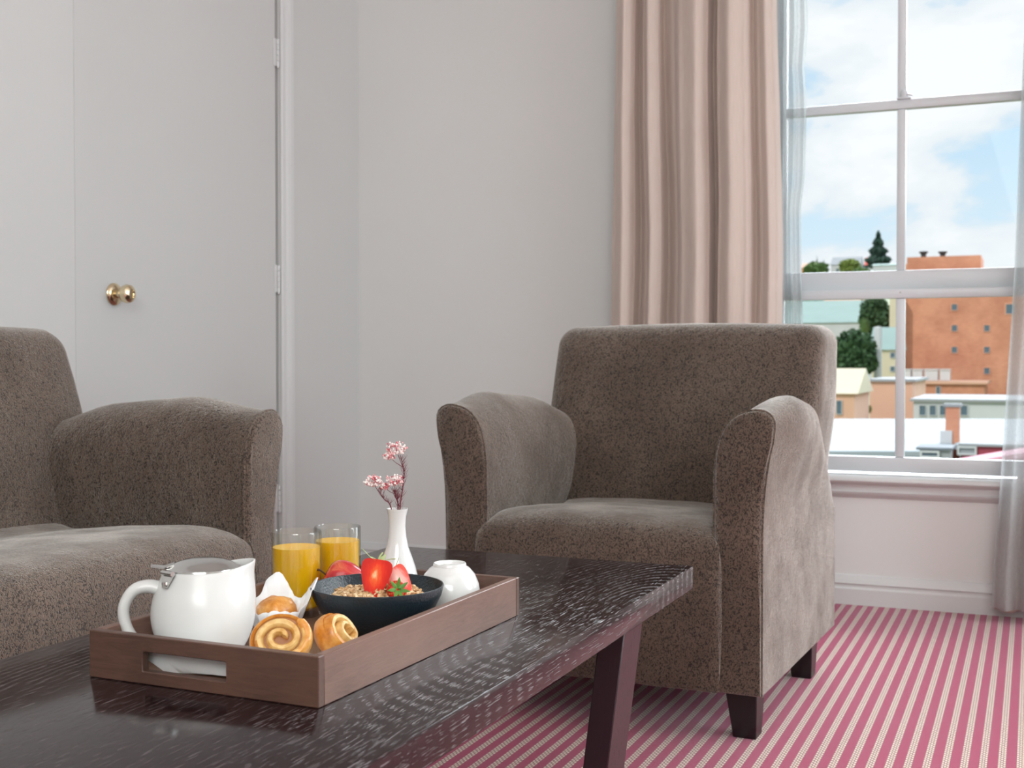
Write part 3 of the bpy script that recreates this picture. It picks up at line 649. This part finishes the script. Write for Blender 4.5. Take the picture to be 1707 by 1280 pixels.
def berry(label, loc, rot, s=1.0, half=True, cut='cut', leaf='sepalpale'):
    t = thing('strawberry', label, 'strawberry', loc, 0, 'strawberries in the bowl'); t.rotation_euler = rot; t.scale = (s, s, s)
    pr = [(.0003, -.021), (.0035, -.0195), (.0070, -.014), (.0105, -.006), (.0130, .002), (.0142, .009), (.0130, .0145), (.0085, .0170), (.004, .0160), (.0003, .0155)]
    pr = [(max(.0003, p.x), p.y) for p in crv([(a, b, 0) for a, b in pr], 26)]
    bm = bmesh.new(); n = 32; sp2 = 1
    rings = []
    for r, z in pr:
        if half: rings.append([(r * math.cos(PI + PI * i / n) * 1.0, -r * math.sin(PI + PI * i / n), z) for i in range(n + 1)])
        else: rings.append([(r * math.cos(2 * PI * i / n), r * math.sin(2 * PI * i / n), z) for i in range(n)])
    loft(bm, rings, cap=not half, closed=not half); link('skin', bm, M['berry'], t)
    if half:                                         # flat cut face, set at local y = 0, facing -y
        bm = bmesh.new(); loft(bm, [[(-r, -.0006, z), (-r * .5, -.0010, z), (0, -.0012, z), (r * .5, -.0010, z), (r, -.0006, z), (r, .001, z), (-r, .001, z)] for r, z in pr]); link('cut_face', bm, M[cut], t)
    bm = bmesh.new()
    for k in range(7):
        a = 2 * PI * k / 7 + .3
        if half and math.sin(a) < -.35: continue
        d = Vector((math.cos(a), math.sin(a), 0)); sd_ = Vector((-d.y, d.x, 0)); up = random.uniform(.2, 1.0)
        c = [Vector((0, 0, .0155)) + d * .002, Vector((0, 0, .0175)) + d * .007, Vector((0, 0, .0175 + .004 * up)) + d * .012, Vector((0, 0, .016 + .009 * up)) + d * .0165]
        ws = [.0016, .0030, .0022, .0003]
        loft(bm, [[p + sd_ * w2_, p + Vector((0, 0, .0005)), p - sd_ * w2_, p - Vector((0, 0, .0004))] for p, w2_ in zip(c, ws)])
    tube(bm, [(0, .001, .0155), (.001, .001, .020), (.003, .001, .024)], .0009, 6)
    link('leaves', bm, M[leaf], t)
cz = math.radians(29)
def bpos(a, b, z): v_ = rt * a + bk * b; return (BX + v_.x, BY + v_.y, FL + z)
berry('large halved strawberry with its red cut face to the camera', bpos(-.002, -.014, .070), (math.radians(-14), math.radians(10), cz), 1.28)
berry('pale pink cut strawberry half lying behind the green leaf', bpos(.026, .006, .064), (math.radians(-38), math.radians(-38), cz + .15), 1.0, True, 'cutpale')
berry('small strawberry in the granola, leafy top to the front', bpos(.021, -.022, .055), (math.radians(62), math.radians(35), cz), .8, False, leaf='sepal')
berry('thin strawberry slice lying flat in the granola at the front', bpos(.002, -.034, .047), (math.radians(-75), math.radians(70), cz), .55, True)

# ------------------------------------------------------------------ upturned cup
bm = bmesh.new(); lathe(bm, [(.0385, 0), (.0395, .001), (.0400, .012), (.0394, .026), (.0368, .042), (.0318, .054), (.0250, .0618), (.0212, .0640), (.0208, .0672), (.0200, .0682), (.0188, .0680), (.0180, .0650), (.0005, .0662), (.0005, .060), (.022, .058), (.032, .044), (.0345, .02), (.0352, 0)], 64)
tag(link('cup', bm, M['porcelain'], None, True, (-.675, 1.377, FL)), 'white handleless cup turned upside down in the tray corner', 'cup')

# ------------------------------------------------------------------ red fruit
m = M['apple'] = mat('red_fruit_skin', (.55, .05, .05), .22, Coat_Weight=.3); q = N(m)
st = q.noise(1, q.co((70, 70, 14)), 4, .6, .5); q.col(q.ramp(st, [(.30, (.30, .008, .014)), (.55, (.52, .025, .03)), (.80, (.74, .25, .08))]))
FX, FY = -.801, 1.327
t = thing('apple', 'red apple with a dark stem behind the navy bowl', 'apple', (FX, FY, FL))
bm = bmesh.new(); lathe(bm, [(max(.0004, p.x), p.y) for p in crv([(.0005, -.025, 0), (.006, -.0275, 0), (.013, -.0275, 0), (.0205, -.0225, 0), (.0262, -.011, 0), (.0285, .002, 0), (.0272, .014, 0), (.0220, .0235, 0), (.014, .027, 0), (.006, .0255, 0), (.0005, .0225, 0)], 36)], 48); o = link('flesh', bm, M['apple'], t)
o.location = (0, 0, .036); o.rotation_euler = (0, math.radians(-62), cz); o.scale = (1.16, .93, 1)
bm = bmesh.new(); d0 = -rt; tube(bm, crv([Vector((0, 0, .050)) + d0 * .018, Vector((0, 0, .058)) + d0 * .028, Vector((0, 0, .059)) + d0 * .034], 8), [.0011] * 5 + [.0016] * 3, 8); link('stem', bm, mat('apple_stem', (.07, .03, .015), .8), t)

# ------------------------------------------------------------------ pastries
m = M['pastry'] = mat('glazed_pastry', (.72, .36, .08), .38, Coat_Weight=.25); q = N(m)
q.col(q.ramp(q.noise(48, det=5, rough=.65), [(.30, (.36, .10, .010)), (.48, (.62, .24, .030)), (.70, (.78, .43, .12))])); q.bump(q.noise(140, det=3), .4, .0015)
m = M['pastryin'] = mat('soft_pastry', (.85, .66, .36), .5); q = N(m); q.col(q.ramp(q.noise(110, det=3), [(.3, (.56, .27, .05)), (.6, (.74, .50, .20))])); q.bump(q.noise(260, det=2), .35, .001)
M['filling'] = mat('cinnamon_filling', (.34, .13, .035), .4)
def scroll(label, loc, rot, r=.030, turns=2.15, h=.024):
    t = thing('cinnamon_scroll', label, 'pastry', loc, 0, 'pastry scrolls at the front of the tray'); t.rotation_euler = rot
    pts = []; n = 90
    for i in range(n):
        u = i / (n - 1); a = u * turns * 2 * PI; rr = .0035 + (r - .0065) * u ** .9; pts.append(Vector((rr * math.cos(a), rr * math.sin(a) * .86, 0)))
    bm = bmesh.new(); rings = []
    for i, p in enumerate(pts):
        d = (pts[min(i + 1, n - 1)] - pts[max(i - 1, 0)]).normalized(); s_ = Vector((d.y, -d.x, 0)); u = i / (n - 1)
        wd = (.0040 + .0018 * u) * (1 + .12 * noise.noise(p * 90)); tz = h / 2 * (1 - .22 * u) + .0035 * (1 - u) + .0012 * noise.noise(p * 130)
        if i in (0, n - 1): wd *= .4; tz *= .7
        rings.append([p + s_ * (wd * math.copysign(abs(math.cos(2 * PI * k / 14)) ** .7, math.cos(2 * PI * k / 14))) + Vector((0, 0, tz * math.copysign(abs(math.sin(2 * PI * k / 14)) ** .8, math.sin(2 * PI * k / 14)))) for k in range(14)])
    loft(bm, rings); o = link('dough_coil', bm, M['pastryin'], t)
    o.data.materials.append(M['pastry'])
    for p in o.data.polygons:                        # the outer turn is browned
        if math.hypot(p.center.x, p.center.y / .86) > r * .78 or p.center.z < -h * .1: p.material_index = 1
    bm = bmesh.new(); lathe(bm, [(.0005, -h * .30), (r * .88, -h * .30), (r * .93, 0), (r * .80, h * .20), (.0005, h * .24)], 40, squash=(1, .88)); link('filling', bm, M['filling'], t)
    bm = bmesh.new(); lathe(bm, [(.0005, -h * .50), (r * .80, -h * .48), (r * .98, -h * .30), (r * 1.03, -h * .05), (r * .98, h * .12), (r * .90, h * .05), (r * .85, -h * .1), (.0005, -h * .2)], 48, squash=(1, .90)); link('crust', bm, M['pastry'], t)
    return t
scroll('spiral pastry facing the camera at the front of the tray', (-.714, 1.060, FL + .0335), (math.radians(58), math.radians(0), math.radians(30)), .0315)
scroll('pastry scroll tipped on its side beside the spiral one', (-.678, 1.112, FL + .0310), (math.radians(52), math.radians(30), math.radians(72)), .0270, 1.9, .030)
bm = bmesh.new()                                     # torn tail of the first scroll
# muffin in a paper cup
t = thing('muffin', 'golden muffin in a pointed white paper case behind the pastries', 'muffin', (-.794, 1.170, FL), math.radians(10))
bm = bmesh.new(); lathe(bm, [(.0005, .001), (.019, .001), (.022, .02), (.0232, .034), (.0222, .042), (.017, .0485), (.009, .0525), (.0005, .0535)], 40)
for v_ in bm.verts: v_.co += Vector((noise.noise(v_.co * 70), noise.noise(v_.co * 70 + Vector((5, 0, 0))), noise.noise(v_.co * 90 + Vector((0, 5, 0))))) * .0022
link('cake', bm, M['pastry'], t)
bm = bmesh.new(); rings = []; n = 72
for k in range(9):
    u = k / 8; rg = []
    for i in range(n):
        a = 2 * PI * i / n; fr_ = max(0, math.cos(a + 1.15)); q4 = abs(math.cos(2 * a - .84)) ** 2.4 * (1 - .75 * fr_)
        r = .0205 + u * .0105 + max(0, u - .35) * .016 * (.35 + 1.1 * q4) + .0011 * math.sin(a * 14 + 1) * u + .0006 * math.sin(a * 31) * u; z = u * (.045 - .009 * fr_ + .027 * q4 * u ** 1.2 + .0018 * u * abs(math.sin(a * 9))) + .0015 * noise.noise(Vector((a * 2, u * 4, 0)))
        rg.append((r * math.cos(a), r * math.sin(a), z))
    rings.append(rg)
vr = loft(bm, rings, cap=False); bm.faces.new(vr[0][::-1])
o = link('paper_case', bm, M['paper'], t); o['label'] = 'white pointed paper case'; md = o.modifiers.new('t', 'SOLIDIFY'); md.thickness = .0004
# napkin under the pastries
bm = bmesh.new(); N1 = 40; rows = []
for j in range(N1 + 1):
    row = []
    for i in range(N1 + 1):
        u, v2 = i / N1, j / N1; x = -.884 + .252 * u + (.095 * (1 - u)) * min(1, v2 * 6); y = .9985 + .145 * v2 - .02 * u * v2
        z = FL + .0010 + .0045 * max(0, noise.noise(Vector((u * 5, v2 * 5, 2)))) + .0015 * max(0, noise.noise(Vector((u * 14, v2 * 14, 5)))) + .034 * max(0, 1 - v2 / .09) ** .7 * (1 + .12 * math.sin(u * 17)) + .006 * max(0, v2 - .85)
        row.append((min(x, -.6315), y, z))
    rows.append(row)
loft(bm, rows, cap=False, closed=False); tag(link('paper_napkin', bm, M['paper']), 'crumpled white paper spread under the pastries', 'paper')

# ------------------------------------------------------------------ the town outside (real distances)
def ext(name, col, rough=.8, bands=None):
    m = mat(name, col, rough); q = N(m); q.col(q.mix(q.noise(.35, det=4), tuple(c * .86 for c in col), tuple(min(1, c * 1.1) for c in col))); return m
m = M['xbrick'] = mat('far_brick', (.55, .20, .10), .85); q = N(m)
bt = q.n('ShaderNodeTexBrick', {'Vector': q.n('ShaderNodeMapping', {0: q._tc.outputs['Object'], 'Rotation': (PI / 2, 0, 0)}).outputs[0], 'Color1': (.56, .21, .12, 1), 'Color2': (.66, .29, .17, 1), 'Mortar': (.60, .30, .2, 1), 'Scale': 1.0, 'Brick Width': .5, 'Row Height': .17, 'Mortar Size': .012})
q.col(q.mix(q.ramp(q.noise(.22, det=6, rough=.65), [(.38, g3(0)), (.62, g3(1))]), q.mix(.5, bt.outputs[0], (.42, .17, .11)), q.mix(.5, bt.outputs[0], (.72, .36, .23))))
M['xpeach'] = ext('peach_brick', (.72, .42, .30)); M['xwhite'] = ext('white_render', (.60, .61, .62)); M['xroof'] = ext('white_sheet_roof', (.34, .38, .41)); M['xcream'] = ext('cream_render', (.66, .58, .42))
M['xgreenroof'] = ext('pale_green_roof', (.30, .41, .38)); M['xgrey'] = ext('grey_roof', (.33, .34, .36)); M['xred'] = ext('red_roof', (.70, .14, .10)); M['xmaroon'] = ext('maroon_wall', (.36, .06, .09)); M['xpink'] = ext('pink_roof', (.72, .34, .42))
M['xorange'] = ext('terracotta_roof', (.78, .32, .16)); M['xwin'] = mat('far_window_glass', (.10, .15, .19), .15); M['xblack'] = mat('black_metal', (.03, .03, .035), .6); M['xdark'] = ext('asphalt', (.16, .18, .21)); M['xsky'] = mat('skylight_glass', (.10, .30, .38), .15)
def foliage(name, c0, c1):
    m = mat(name, c0, .7); q = N(m); q.col(q.mix(q.noise(.9, det=4), c0, c1)); return m
M['leafd'] = foliage('dark_foliage', (.018, .060, .022), (.07, .15, .05)); M['leafm'] = foliage('mid_foliage', (.05, .12, .03), (.17, .27, .07)); M['leafl'] = foliage('light_foliage', (.13, .20, .03), (.30, .36, .08)); M['leafc'] = foliage('conifer_foliage', (.012, .045, .035), (.05, .11, .075)); M['bark'] = mat('bark', (.10, .07, .05), .9)
M['hill'] = foliage('hillside_grass', (.10, .16, .05), (.24, .27, .12))
GZ = -11.0
# ground and hill
bm = bmesh.new(); rows = []
for j in range(41):
    Y = 8 + 17 * j if j < 40 else 900; row = []
    for i in range(41):
        X = -260 + 10.5 * i; h = GZ
        if Y > 175: h = GZ + (min(Y, 420) - 175) / 245 * (GZ * -1 + 27) + 2.5 * noise.noise(Vector((X * .02, Y * .02, 0)))
        row.append((X, Y, h))
    rows.append(row)
loft(bm, rows, cap=False, closed=False); tag(link('hillside', bm, M['hill']), 'grassy hillside rising behind the town', 'hill')['kind'] = 'structure'
def span(x0, x1, ytop, ybot, Y):                     # pixel box -> wall facing us at distance Y
    a = at(x0, ytop, Y); b = at(x1, ybot, Y); return a.x, b.x, b.z, (a.z + at(x1, ytop, Y).z) / 2
def building(name, label, cat, x0, x1, yt, yb, Y, deep, m, roof=None, roof_h=0, wins=(), group=None, ground=True, over=.3, winmat='xwin', frame='xwhite'):
    X0, X1, Z0, Z1 = span(x0, x1, yt, yb, Y)
    if ground: Z0 = GZ - .5 if Y < 175 else min(Z0, GZ + (min(Y, 420) - 175) / 245 * 38 - 1.5)
    o0 = Vector(((X0 + X1) / 2, Y, Z0)); t = thing(name, label, cat, o0, 0, group)
    link('wall', loc_(bx((X0, Y, Z0), (X1, Y + deep, Z1)), o0), m, t, smooth=False)
    if roof:
        bm = bmesh.new()
        if roof_h > 0:
            e = over; loft(bm, [[(X0 - e, Y - e, Z1), (X0 - e, Y + deep / 2, Z1 + roof_h), (X0 - e, Y + deep + e, Z1)], [(X1 + e, Y - e, Z1), (X1 + e, Y + deep / 2, Z1 + roof_h), (X1 + e, Y + deep + e, Z1)]])
        else: k_ = Y / 400; box(bm, (X0 - k_, Y - k_, Z1), (X1 + k_, Y + deep + k_, Z1 + k_ * .8))
        link('roof', loc_(bm, o0), roof, t, smooth=False)
    for (cx, cy, wpx, hpx) in wins:
        a, b, c, d = span(cx - wpx / 2, cx + wpx / 2, cy - hpx / 2, cy + hpx / 2, Y); fw = (b - a) * .12
        bm = bmesh.new(); 
        for p_, q_ in (((a - fw, c - fw), (b + fw, c)), ((a - fw, d), (b + fw, d + fw)), ((a - fw, c), (a, d)), ((b, c), (b + fw, d))): box(bm, (p_[0], Y - .12, p_[1]), (q_[0], Y + .02, q_[1]))
        fo = link('window', loc_(bm, o0), M[frame], t, smooth=False)
        g = link('pane', loc_(bx((a, Y - .04, c), (b, Y + .01, d)), o0), M[winmat], fo, smooth=False)
    return t, o0
BYK = 170
t, o0 = building('brick_building', 'tall orange brick block with small square windows', 'building', 1500, 1760, 474, 690, BYK, 22, M['xbrick'], M['xbrick'], 0,
    [(1591, 512, 9, 10), (1591, 547, 9, 10), (1591, 583, 9, 10), (1645, 547, 9, 10), (1645, 583, 9, 10), (1645, 618, 9, 10), (1684, 515, 14, 16)], frame='xpeach')
a, b, c, d = span(1512, 1635, 427, 474, BYK + 3); link('rooftop_block', loc_(bx((a, BYK + 3, c), (b, BYK + 12, d)), o0), M['xbrick'], t, smooth=False)
a, b, c, d = span(1500, 1519, 440, 474, BYK + 4); link('rooftop_block', loc_(bx((a, BYK + 4, c), (b, BYK + 9, d)), o0), M['xpeach'], t, smooth=False)
for px in (1539.5, 1571.5):
    p = at(px, 427, BYK + 4); bm = bmesh.new(); lathe(bm, [(.01, -.1), (.35, -.1), (.35, .25), (.55, .45), (.62, .62), (.30, .70), (.01, .75)], 20); bmesh.ops.translate(bm, verts=bm.verts, vec=p - o0); link('roof_vent', bm, M['xblack'], t)
building('brick_annex', 'low brick annex in front of the orange block', 'building', 1502, 1640, 640, 700, 154, 12, M['xbrick'], M['xpeach'], 0, [(1564, 651, 6, 13), (1525, 651, 6, 6)])
for i, (px, wpx) in enumerate(((1513, 9), (1529, 15), (1552, 20), (1575, 15))):
    p = at(px, 640, 156); s_ = 156 / FPX * wpx / 2; zt = at(px, 617, 156).z
    bm = bx((-s_, 0, .42), (s_, 1.6, zt - p.z)); box(bm, (-s_ * 1.05, -.1, zt - p.z), (s_ * 1.05, 1.7, zt - p.z + .15)); 
    tag(link('rooftop_unit', bm, M['xwhite'], None, False, p), ['narrow', 'second', 'widest', 'rightmost'][i] + ' white box on the roof of the brick annex', 'roof unit', 'white boxes on the annex roof')
building('white_building', 'long white building with a row of dark windows', 'building', 1523, 1720, 670, 700, 100, 14, M['xwhite'], M['xgrey'], 0, [(1538, 684, 10, 16), (1555, 684, 10, 16), (1572, 684, 10, 16), (1607, 684, 11, 16)])
building('peach_building', 'peach brick building with a dark shallow roof behind the mullion', 'building', 1450, 1521, 636, 700, 112, 14, M['xpeach'], M['xgrey'], 0)
building('cream_building', 'cream building with a pale green pitched roof', 'building', 1453, 1494, 583, 640, 140, 8, M['xcream'], M['xgreenroof'], 2.6, [(1488, 592, 7, 8), (1488, 615, 7, 8)])
building('cream_tower', 'narrow cream tower left of the orange block', 'building', 1483, 1496, 480, 590, 166.9, 3, M['xcream'])
building('brick_cottage', 'small brick building with a cream upper wall beside the chair', 'building', 1370, 1424, 656, 700, 95, 9, M['xpeach'], M['xcream'], 1.9, [(1399, 679, 8, 22)])
building('hall', 'long hall with a pale green metal roof among trees', 'building', 1300, 1435, 538, 568, 215, 16, M['xwhite'], M['xgreenroof'], 4.2)
building('pink_house', 'pale pink house beyond the green-roofed hall', 'house', 1362, 1436, 503, 530, 250, 9, M['xpeach'], M['xorange'], 2.2)
building('hilltop_house', 'white house with a dark roof on the hilltop', 'house', 1385, 1432, 441, 470, 420, 12, M['xwhite'], M['xgrey'], 3.0, [(1396, 450, 4, 5)])
building('hilltop_house', 'red-roofed house left of the tall conifer', 'house', 1442, 1452, 442, 470, 436, 8, M['xwhite'], M['xred'], 3.0)
building('hilltop_house', 'low white terrace under the tall conifer', 'house', 1455, 1500, 442, 470, 396, 8, M['xwhite'], M['xgreenroof'], .8)
building('hilltop_house', 'orange house at the left end of the hilltop', 'house', 1335, 1352, 447, 470, 410, 10, M['xorange'], M['xpeach'], 2.0)
p = at(1463.5, 565, 135); bm = bmesh.new(); lathe(bm, [(.01, -12), (.42, -12), (.42, 1.0), (.36, 1.3), (.01, 1.35)], 16); tag(link('flue', bm, M['xwhite'], None, True, p), 'white flue pipe above the cream building', 'chimney')
# nearer roofs
def roofshed(name, label, x0, x1, yt, yb, Yf, Yr, m, wallm):
    """mono-pitch roof: eave at distance Yf (pixel yb), ridge at Yr (pixel yt)"""
    t = thing(name, label, 'building', (at(x0, yb, Yf).x, Yf, GZ))
    a, b, c, d = at(x0, yb, Yf), at(x1, yb, Yf), at(x1, yt, Yr), at(x0, yt, Yr); o_ = Vector(t.location)
    bm = bmesh.new(); loft(bm, [[a, b, c, d], [p + Vector((0, 0, -.18)) for p in (a, b, c, d)]]); link('roof', loc_(bm, o_), m, t, smooth=False)
    bm = bmesh.new(); e = .25; zz = [p.z - .19 for p in (a, b, c, d)]
    bs = [Vector((a.x + e, Yf + e, 0)), Vector((b.x - e, Yf + e, 0)), Vector((c.x - e, Yr - e, 0)), Vector((d.x + e, Yr - e, 0))]
    loft(bm, [[p + Vector((0, 0, GZ)) for p in bs], [p + Vector((0, 0, z)) for p, z in zip(bs, zz)]]); link('wall', loc_(bm, o_), wallm, t, smooth=False)
    return t, o_
roofshed('white_roof_shed', 'near white metal roof left of the brick chimney', 1330, 1588, 698, 752, 44, 58, M['xroof'], M['xgrey'])
t, o_ = roofshed('white_roof_shed', 'near white metal roof right of the brick chimney', 1592, 1760, 698, 741, 46, 58, M['xroof'], M['xmaroon'])
a = at(1663, 727, 50.2); bm = bx((a.x - .17, a.y - .2, a.z - .35), (a.x + .17, a.y + .15, a.z + .02)); link('skylight', loc_(bm, o_), M['xsky'], t, smooth=False)
t, o_ = building('maroon_annex', 'maroon wall with a white window under the right white roof', 'building', 1604, 1760, 745, 800, 43, 2, M['xmaroon'], M['xgrey'], 0, [(1612, 751, 26, 9)], winmat='xgrey')
bm = bmesh.new(); a, b = at(1590, 774, 36), at(1760, 745, 36); loft(bm, [[a, b, b + Vector((0, 1.2, .06)), a + Vector((0, 1.2, .06))], [a + Vector((0, 0, -.12)), b + Vector((0, 0, -.12)), b + Vector((0, 1.2, -.06)), a + Vector((0, 1.2, -.06))]])
tag(link('pink_lean_to', bm, M['xpink'], None, False), 'sloping pink roof edge at the lower right pane', 'roof')
building('grey_shed', 'low grey shed with a cream door under the white roof', 'building', 1533, 1582, 750, 800, 40, 1.5, M['xgrey'], M['xdark'], 0, [(1550, 757, 26, 6)])
# brick chimney with single bricks courses
t = thing('brick_chimney', 'orange brick chimney standing between the two white roofs', 'chimney', at(1588, 715, 47)); 
hh = at(1588, 678, 47).z - at(1588, 715, 47).z
link('shaft', bx((-.24, -.2, -1.6), (.24, .3, hh), 0), M['xbrick'], t, smooth=False); link('cap', bx((-.30, -.26, hh), (.30, .36, hh + .12), .01), M['xgrey'], t, smooth=False); link('flashing', bx((-.42, -.26, -1.9), (.0, .1, -.05), .01), M['xwhite'], t, smooth=False)
# street and cars between the cottages
tag(link('street', bx((at(1400, 690, 118).x, 108, GZ), (at(1470, 690, 118).x, 150, GZ + .06)), M['xdark'], None, False), 'grey street between the brick cottage and peach building', 'street')['kind'] = 'structure'
def car(label, px, Y, m):
    p = at(px, 650, Y); t = thing('car', label, 'car', (p.x, Y, GZ + .06), 0, 'cars parked in the street')
    bm = bmesh.new(); side = [(-2.1, .35), (-2.1, .85), (-1.3, .95), (-.8, 1.42), (.9, 1.42), (1.5, .95), (2.1, .85), (2.1, .35)]
    loft(bm, [[(x, -.85, z) for x, z in side], [(x, .85, z) for x, z in side]]); link('body', bm, m, t, smooth=False)
    for sx_ in (-1.3, 1.3):
        for sy in (-.86, .72):
            bm = bmesh.new(); rings = [[(sx_ + .33 * math.cos(2 * PI * i / 14), y, .33 + .33 * math.sin(2 * PI * i / 14)) for i in range(14)] for y in (sy, sy + .14)]; loft(bm, rings); link('wheel', bm, M['xblack'], t)
car('white car parked below the dark green tree', 1431, 122, M['xwhite']); car('dark blue car parked in the street by the peach building', 1438, 106, mat('navy_car', (.05, .08, .16), .3))
# trees
def leafy(bm, c, rx, rz, n, s, conif=False):
    for i in range(n):
        th = random.uniform(0, 2 * PI)
        if conif:
            u = random.random() ** .6; z = rz * (1 - u); rr = rx * u * random.uniform(.55, 1) * (1 + .25 * math.sin(u * 26)); p = c + Vector((rr * math.cos(th), rr * math.sin(th), z)); 
        else:
            z = random.uniform(-1, 1); k = random.uniform(.72, 1.0) + .22 * noise.noise(Vector((math.cos(th) * 2, math.sin(th) * 2, z * 2)) + c); r2 = math.sqrt(1 - z * z); p = c + Vector((rx * k * r2 * math.cos(th), rx * k * r2 * math.sin(th), rz * k * z))
        d = Vector((random.gauss(0, 1), random.gauss(0, 1), random.gauss(0, 1))).normalized(); e = d.cross(Vector((.3, .5, .8))).normalized(); f = d.cross(e); q_ = s * random.uniform(.6, 1.3)
        bm.faces.new([bm.verts.new(p + e * q_), bm.verts.new(p + f * q_), bm.verts.new(p - e * q_), bm.verts.new(p - f * q_ * .8)])
def tree(name, label, px, py, wpx, hpx, Y, m, conif=False, n=900, group=None):
    c = at(px, py, Y); rx = wpx / 2 * Y / FPX; rz = hpx / 2 * Y / FPX
    g = GZ if Y < 175 else GZ + (min(Y, 420) - 175) / 245 * 38 - .8
    base = Vector((c.x, Y, min(g, c.z - rz))); t = thing(name, label, 'tree', base, 0, group)
    bm = bmesh.new()
    if conif: leafy(bm, Vector((0, 0, c.z - rz - base.z)), rx, 2 * rz, n, rx * .10, True)
    else:
        leafy(bm, Vector((0, 0, c.z - base.z)), rx, rz, n, rx * .11)
        for k in range(5):
            a = random.uniform(0, 2 * PI); leafy(bm, Vector((rx * .5 * math.cos(a), rx * .5 * math.sin(a), c.z - base.z + random.uniform(-.3, .45) * rz)), rx * .55, rz * .5, n // 5, rx * .1)
        mt = Matrix.Translation((0, 0, c.z - base.z)) @ Matrix.Diagonal((rx * .75, rx * .75, rz * .75, 1)); bmesh.ops.create_icosphere(bm, subdivisions=2, radius=1, matrix=mt)
    o = link('foliage', bm, m, t, smooth=False)
    bm = bmesh.new(); tube(bm, [(0, 0, -.5), (0, 0, (c.z - base.z) * (1.0 if not conif else 1) + (rz if conif else 0) * .7)], [rx * .09, rx * .04], 8); link('trunk', bm, M['bark'], t)
tree('broadleaf_tree', 'big dark green tree just right of the armchair', 1424, 592, 74, 78, 132, M['leafd'], n=2600)
tree('broadleaf_tree', 'mid green tree behind the white flue', 1462, 528, 52, 66, 205, M['leafd'], n=1800)
tree('broadleaf_tree', 'yellow green tree beside the green-roofed hall', 1441, 545, 16, 30, 196, M['leafm'], n=700)
tree('broadleaf_tree', 'green tree at the left above the green-roofed hall', 1352, 505, 44, 30, 240, M['leafm'], n=1200)
tree('shrub', 'small bush on the pink house roofline', 1404, 514, 14, 12, 246, M['leafm'], n=400)
tree('broadleaf_tree', 'olive rounded tree in front of the white hilltop house', 1417, 447, 34, 30, 400, M['leafl'], n=1000)
tree('broadleaf_tree', 'green tree cluster at the left end of the hilltop', 1360, 450, 40, 26, 398, M['leafm'], n=1100)
tree('broadleaf_tree', 'low dark hedge tree below the hilltop houses', 1436, 455, 30, 18, 386, M['leafm'], n=700)
tree('conifer_tree', 'tall dark conifer against the sky on the hilltop', 1464, 415, 44, 58, 418, M['leafc'], True, 2200)
tree('conifer_tree', 'small pointed conifer at the left of the hilltop', 1362, 438, 9, 22, 412, M['leafc'], True, 400)
tree('conifer_tree', 'smallest conifer just right of the pointed one', 1373, 441, 9, 16, 412, M['leafc'], True, 400)
tree('shrub', 'green hedge at the foot of the peach building', 1444, 682, 18, 16, 105, M['leafl'], n=500)
